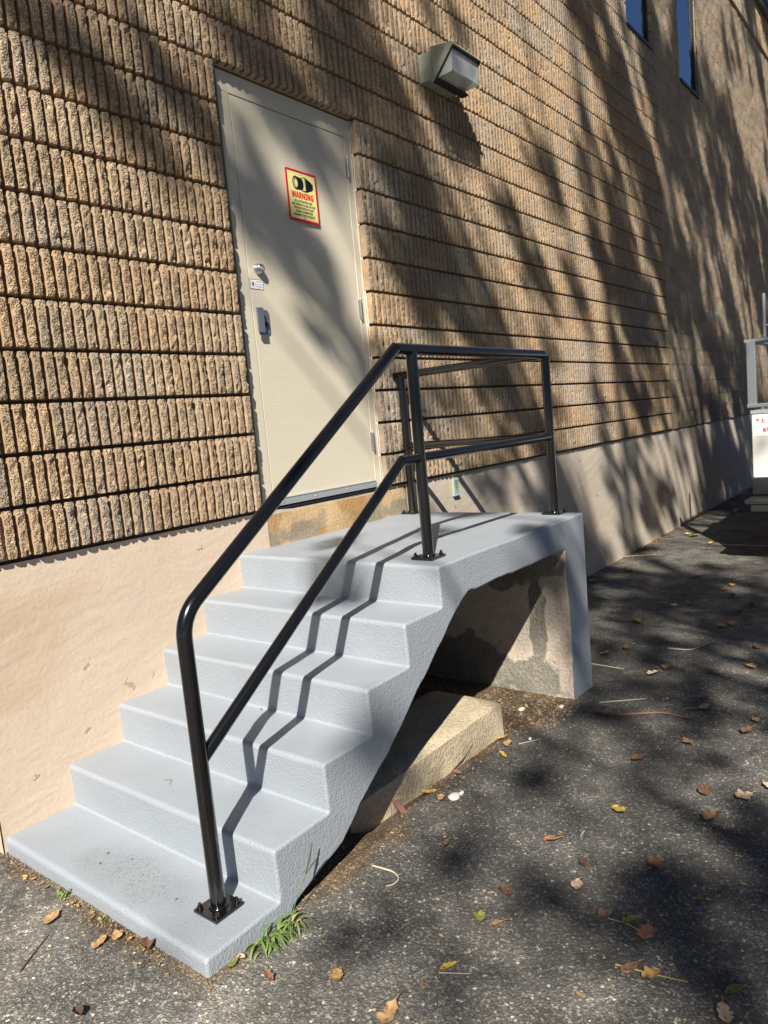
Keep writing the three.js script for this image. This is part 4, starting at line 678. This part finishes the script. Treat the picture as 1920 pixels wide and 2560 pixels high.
  const stoneM = std({ rgb: [.62, .60, .54], roughness: .9 });
  for (const [x, z, s, f, label] of [[-.528, 1.225, .030, .35, 'flat white stone near the footing'], [-.484, 1.234, .013, .5, 'small white pebble beside the flat white stone'], [.468, 1.013, .022, .4, 'white stone in the soil before the pier'], [.603, 1.182, .018, .45, 'white stone at the pier corner'], [.142, 1.229, .009, .7, 'tiny white pebble above a tan stalk']]) { const o = mesh('white_stone', stoneGeo(s, f, Math.round(s * 1e4)), stoneM, null, true); o.position.set(x, gy(x, z) + s * f * .5, z); tag(o, label, 'stone'); }
  const br = mesh('brick_fragment', new RoundedBoxGeometry(.025, .012, .105, 2, .003), std({ rgb: [.22, .105, .075], roughness: .9 }), null, true); br.position.set(-.69, gy(-.69, 1.07) + .022, 1.07); br.rotation.set(.18, -.45, .2); tag(br, 'narrow red-brown brick piece leaning at the footing end', 'brick');
  // soil and loose grit (nobody could count it)
  const R = rng(31), im = new THREE.InstancedMesh((() => { const g = new THREE.IcosahedronGeometry(1, 0); return g; })(), std({ rgb: [1, 1, 1], roughness: .95 }), 3600), m4 = new THREE.Matrix4(), q = new THREE.Quaternion(), e = new THREE.Euler(), col = new THREE.Color();
  for (let k = 0; k < 3600; k++) {
    let x, z, s = .0018 + .0045 * R() * R(), c = R(); const kind = k / 3600;
    if (kind < .16) { x = -1.768 - .05 * R() * R(); z = -.05 + 1.3 * R(); }
    else if (kind < .34) { x = -1.45 + 2.2 * R(); z = 1.17 + .06 * R() * R(); if (x > -.78 && x < .26) z = .99 + .2 * R(); }
    else if (kind < .50) { x = .26 + .5 * R(); z = .72 + .55 * R(); s *= 1.6; }
    else { x = -2.3 + 5.5 * R() * R(); z = .4 + 2.2 * R(); if (x > -1.78 && x < 1 && z < 1.22) z = 1.22 + R(); s *= .7; }
    im.setMatrixAt(k, m4.compose(V(x, gy(x, z) + s * .3, z), q.setFromEuler(e.set(R() * 6, R() * 6, R() * 6)), V(s * (1 + R()), s * .7, s)));
    if (kind < .5) col.setRGB(.10 + .18 * c, .07 + .14 * c, .04 + .10 * c); else { const g = .05 + .3 * c * c; col.setRGB(g * 1.03, g, g * .93); } im.setColorAt(k, col);
  }
  im.name = 'soil_and_grit'; im.receiveShadow = true; scene.add(im); tag(im, 'brown soil crumbs and loose grit along the stair edge', 'grit', null, 'stuff');
  { // crumbs of leaf blown along the wall foot and over the drive
    const n = 420, lg = blade(.03, .017, 4242, 0, .6, .3), li = new THREE.InstancedMesh(lg, std({ rgb: [1, 1, 1], roughness: .8 }), n);
    for (let k = 0; k < n; k++) {
      let x, z; const f = k / n; if (f < .4) { x = 1.1 + 9 * R(); z = .01 + .30 * R() * R() * R(); } else if (f < .55) { x = .25 + .5 * R(); z = .75 + .5 * R(); } else if (f < .68) { x = -1.79 - .06 * R() * R(); z = .1 + 1.2 * R(); } else { x = -2.3 + 6 * R(); z = .4 + 2.2 * R(); if (x > -1.8 && x < 1.02 && z < 1.25) z = 1.25 + R(); }
      const s = .25 + .75 * R() * R() + (f < .4 ? .5 * R() : 0);
      li.setMatrixAt(k, m4.compose(V(x, gy(x, z) + .003, z), q.setFromEuler(e.set((R() - .5) * .5, R() * 6.3, (R() - .5) * .5)), V(s, s, s))); const t = R(); col.setRGB(.10 + .38 * t, .065 + .25 * t, .035 + .09 * t); li.setColorAt(k, col);
    }
    li.name = 'leaf_litter'; li.castShadow = li.receiveShadow = true; scene.add(li); tag(li, 'small crumbs of dry leaf along the wall foot and drive', 'leaf litter', null, 'stuff');
  }
  // bits on the treads
  const bits = [[-1.379, -.877, .522, .035], [-1.36, -.877, .50, .030], [-.983, -.706, .625, .012], [-1.613, YT, .442, .014], [-1.663, YT, .474, .012], [-1.588, YT, .557, .01], [-1.642, YT, .891, .012]];
  bits.forEach(([x, y, z, s], i) => { const g = i < 2 ? tube([V(0, .004, 0), V(s * .5, .005, .004), V(s, .004, (i ? -1 : 1) * .012)], .0009, 6) : stoneGeo(s * .4, .3, 40 + i); const o = mesh(i < 2 ? 'pine_needle' : 'leaf_crumb', g, i < 2 ? redw : wood, null, true); o.position.set(x, y + .003, z); if (i < 2) o.rotation.y = 1.0 + i * .5; tag(o, ['forked pine needle on the second step, left prong', 'forked pine needle on the second step, right prong', 'brown crumb on the fourth step', 'dark crumb nearest the riser on the lowest step', 'flat crumb nearest the front of the lowest step', 'small crumb in the dirt stain of the lowest step', 'dark crumb near the post on the lowest step'][i], i < 2 ? 'needle' : 'crumb'); });
}

// ------------------------------------------------------------------ weeds
{
  const R = rng(77), gm = [[.10, .17, .04], [.16, .25, .06], [.23, .31, .085], [.42, .36, .17]].map((c) => std({ rgb: c, roughness: .55, transmission: .25, thickness: 0 }));
  function grassBlade(len, w, droop, seed) { const r = rng(seed); const tw = (r() - .5) * .6; return grid(8, 2, (i, j) => { const t = i / 8, s = j - 1, ww = w * Math.sin(Math.PI * Math.min(.98, .12 + t * .88)) * .5, a = droop * t * t * 1.5; const out = len * (t * .35 + .65 * t * Math.sin(Math.min(1.5, a))), up = len * t * Math.cos(Math.min(1.5, a)) * .9; return [out, up + .15 * ww * Math.abs(s), s * ww + tw * t * len * .3]; }, (i, j, q) => [q[0], q[2]]); }
  const tuft = (label, x, z, n, spreadX, spreadZ, L, seed) => {
    const t = thing('grass_tuft', label, 'grass', [x, gy(x, z), z]);
    for (let k = 0; k < n; k++) { const b = mesh('blade', grassBlade(L * (.5 + .7 * R()), .0085 * (.4 + .9 * R()), .7 + 1.5 * R(), seed + k), gm[Math.floor(R() * 4 * R() + R() * 1.2) % 4], t); b.position.set((R() - .5) * spreadX, 0, (R() - .3) * spreadZ); b.rotation.y = -1.57 + (R() - .5) * 4.2; b.rotation.z = (R() - .5) * .5; }
    return t;
  };
  tuft('green crabgrass tuft growing at the outer foot of the stair', -1.53, 1.225, 64, .15, .05, .072, 500);
  tuft('small green weed in the crack before the lowest step', -1.785, .425, 14, .02, .05, .035, 600);
  tuft('tiny weed sprout further along the lowest step front', -1.785, .675, 7, .015, .02, .025, 700);
  const s = thing('wild_grass', 'thin grass stem with dark seed heads against the stair side', 'grass', [-1.47, gy(-1.47, 1.23), 1.23]);
  const P = (x, y) => V(x + 1.47, y - gy(-1.47, 1.23), .012);
  mesh('stem', tube([P(-1.49, -1.10), P(-1.45, -1.045), P(-1.40, -.985), P(-1.385, -.965)], .0013, 6), gm[0], s);
  const dk = std({ rgb: [.05, .06, .03], roughness: .8 }); mesh('seed_head', tube([P(-1.40, -.985), P(-1.375, -.945), P(-1.355, -.90)], (t) => .0008 + .0022 * Math.sin(Math.PI * t * .9 + .1), 6), dk, s); mesh('seed_head', tube([P(-1.40, -.985), P(-1.365, -.968), P(-1.325, -.955)], (t) => .0008 + .0014 * Math.sin(Math.PI * t * .9 + .1), 6), dk, s);
}

renderer.render(scene, camera);
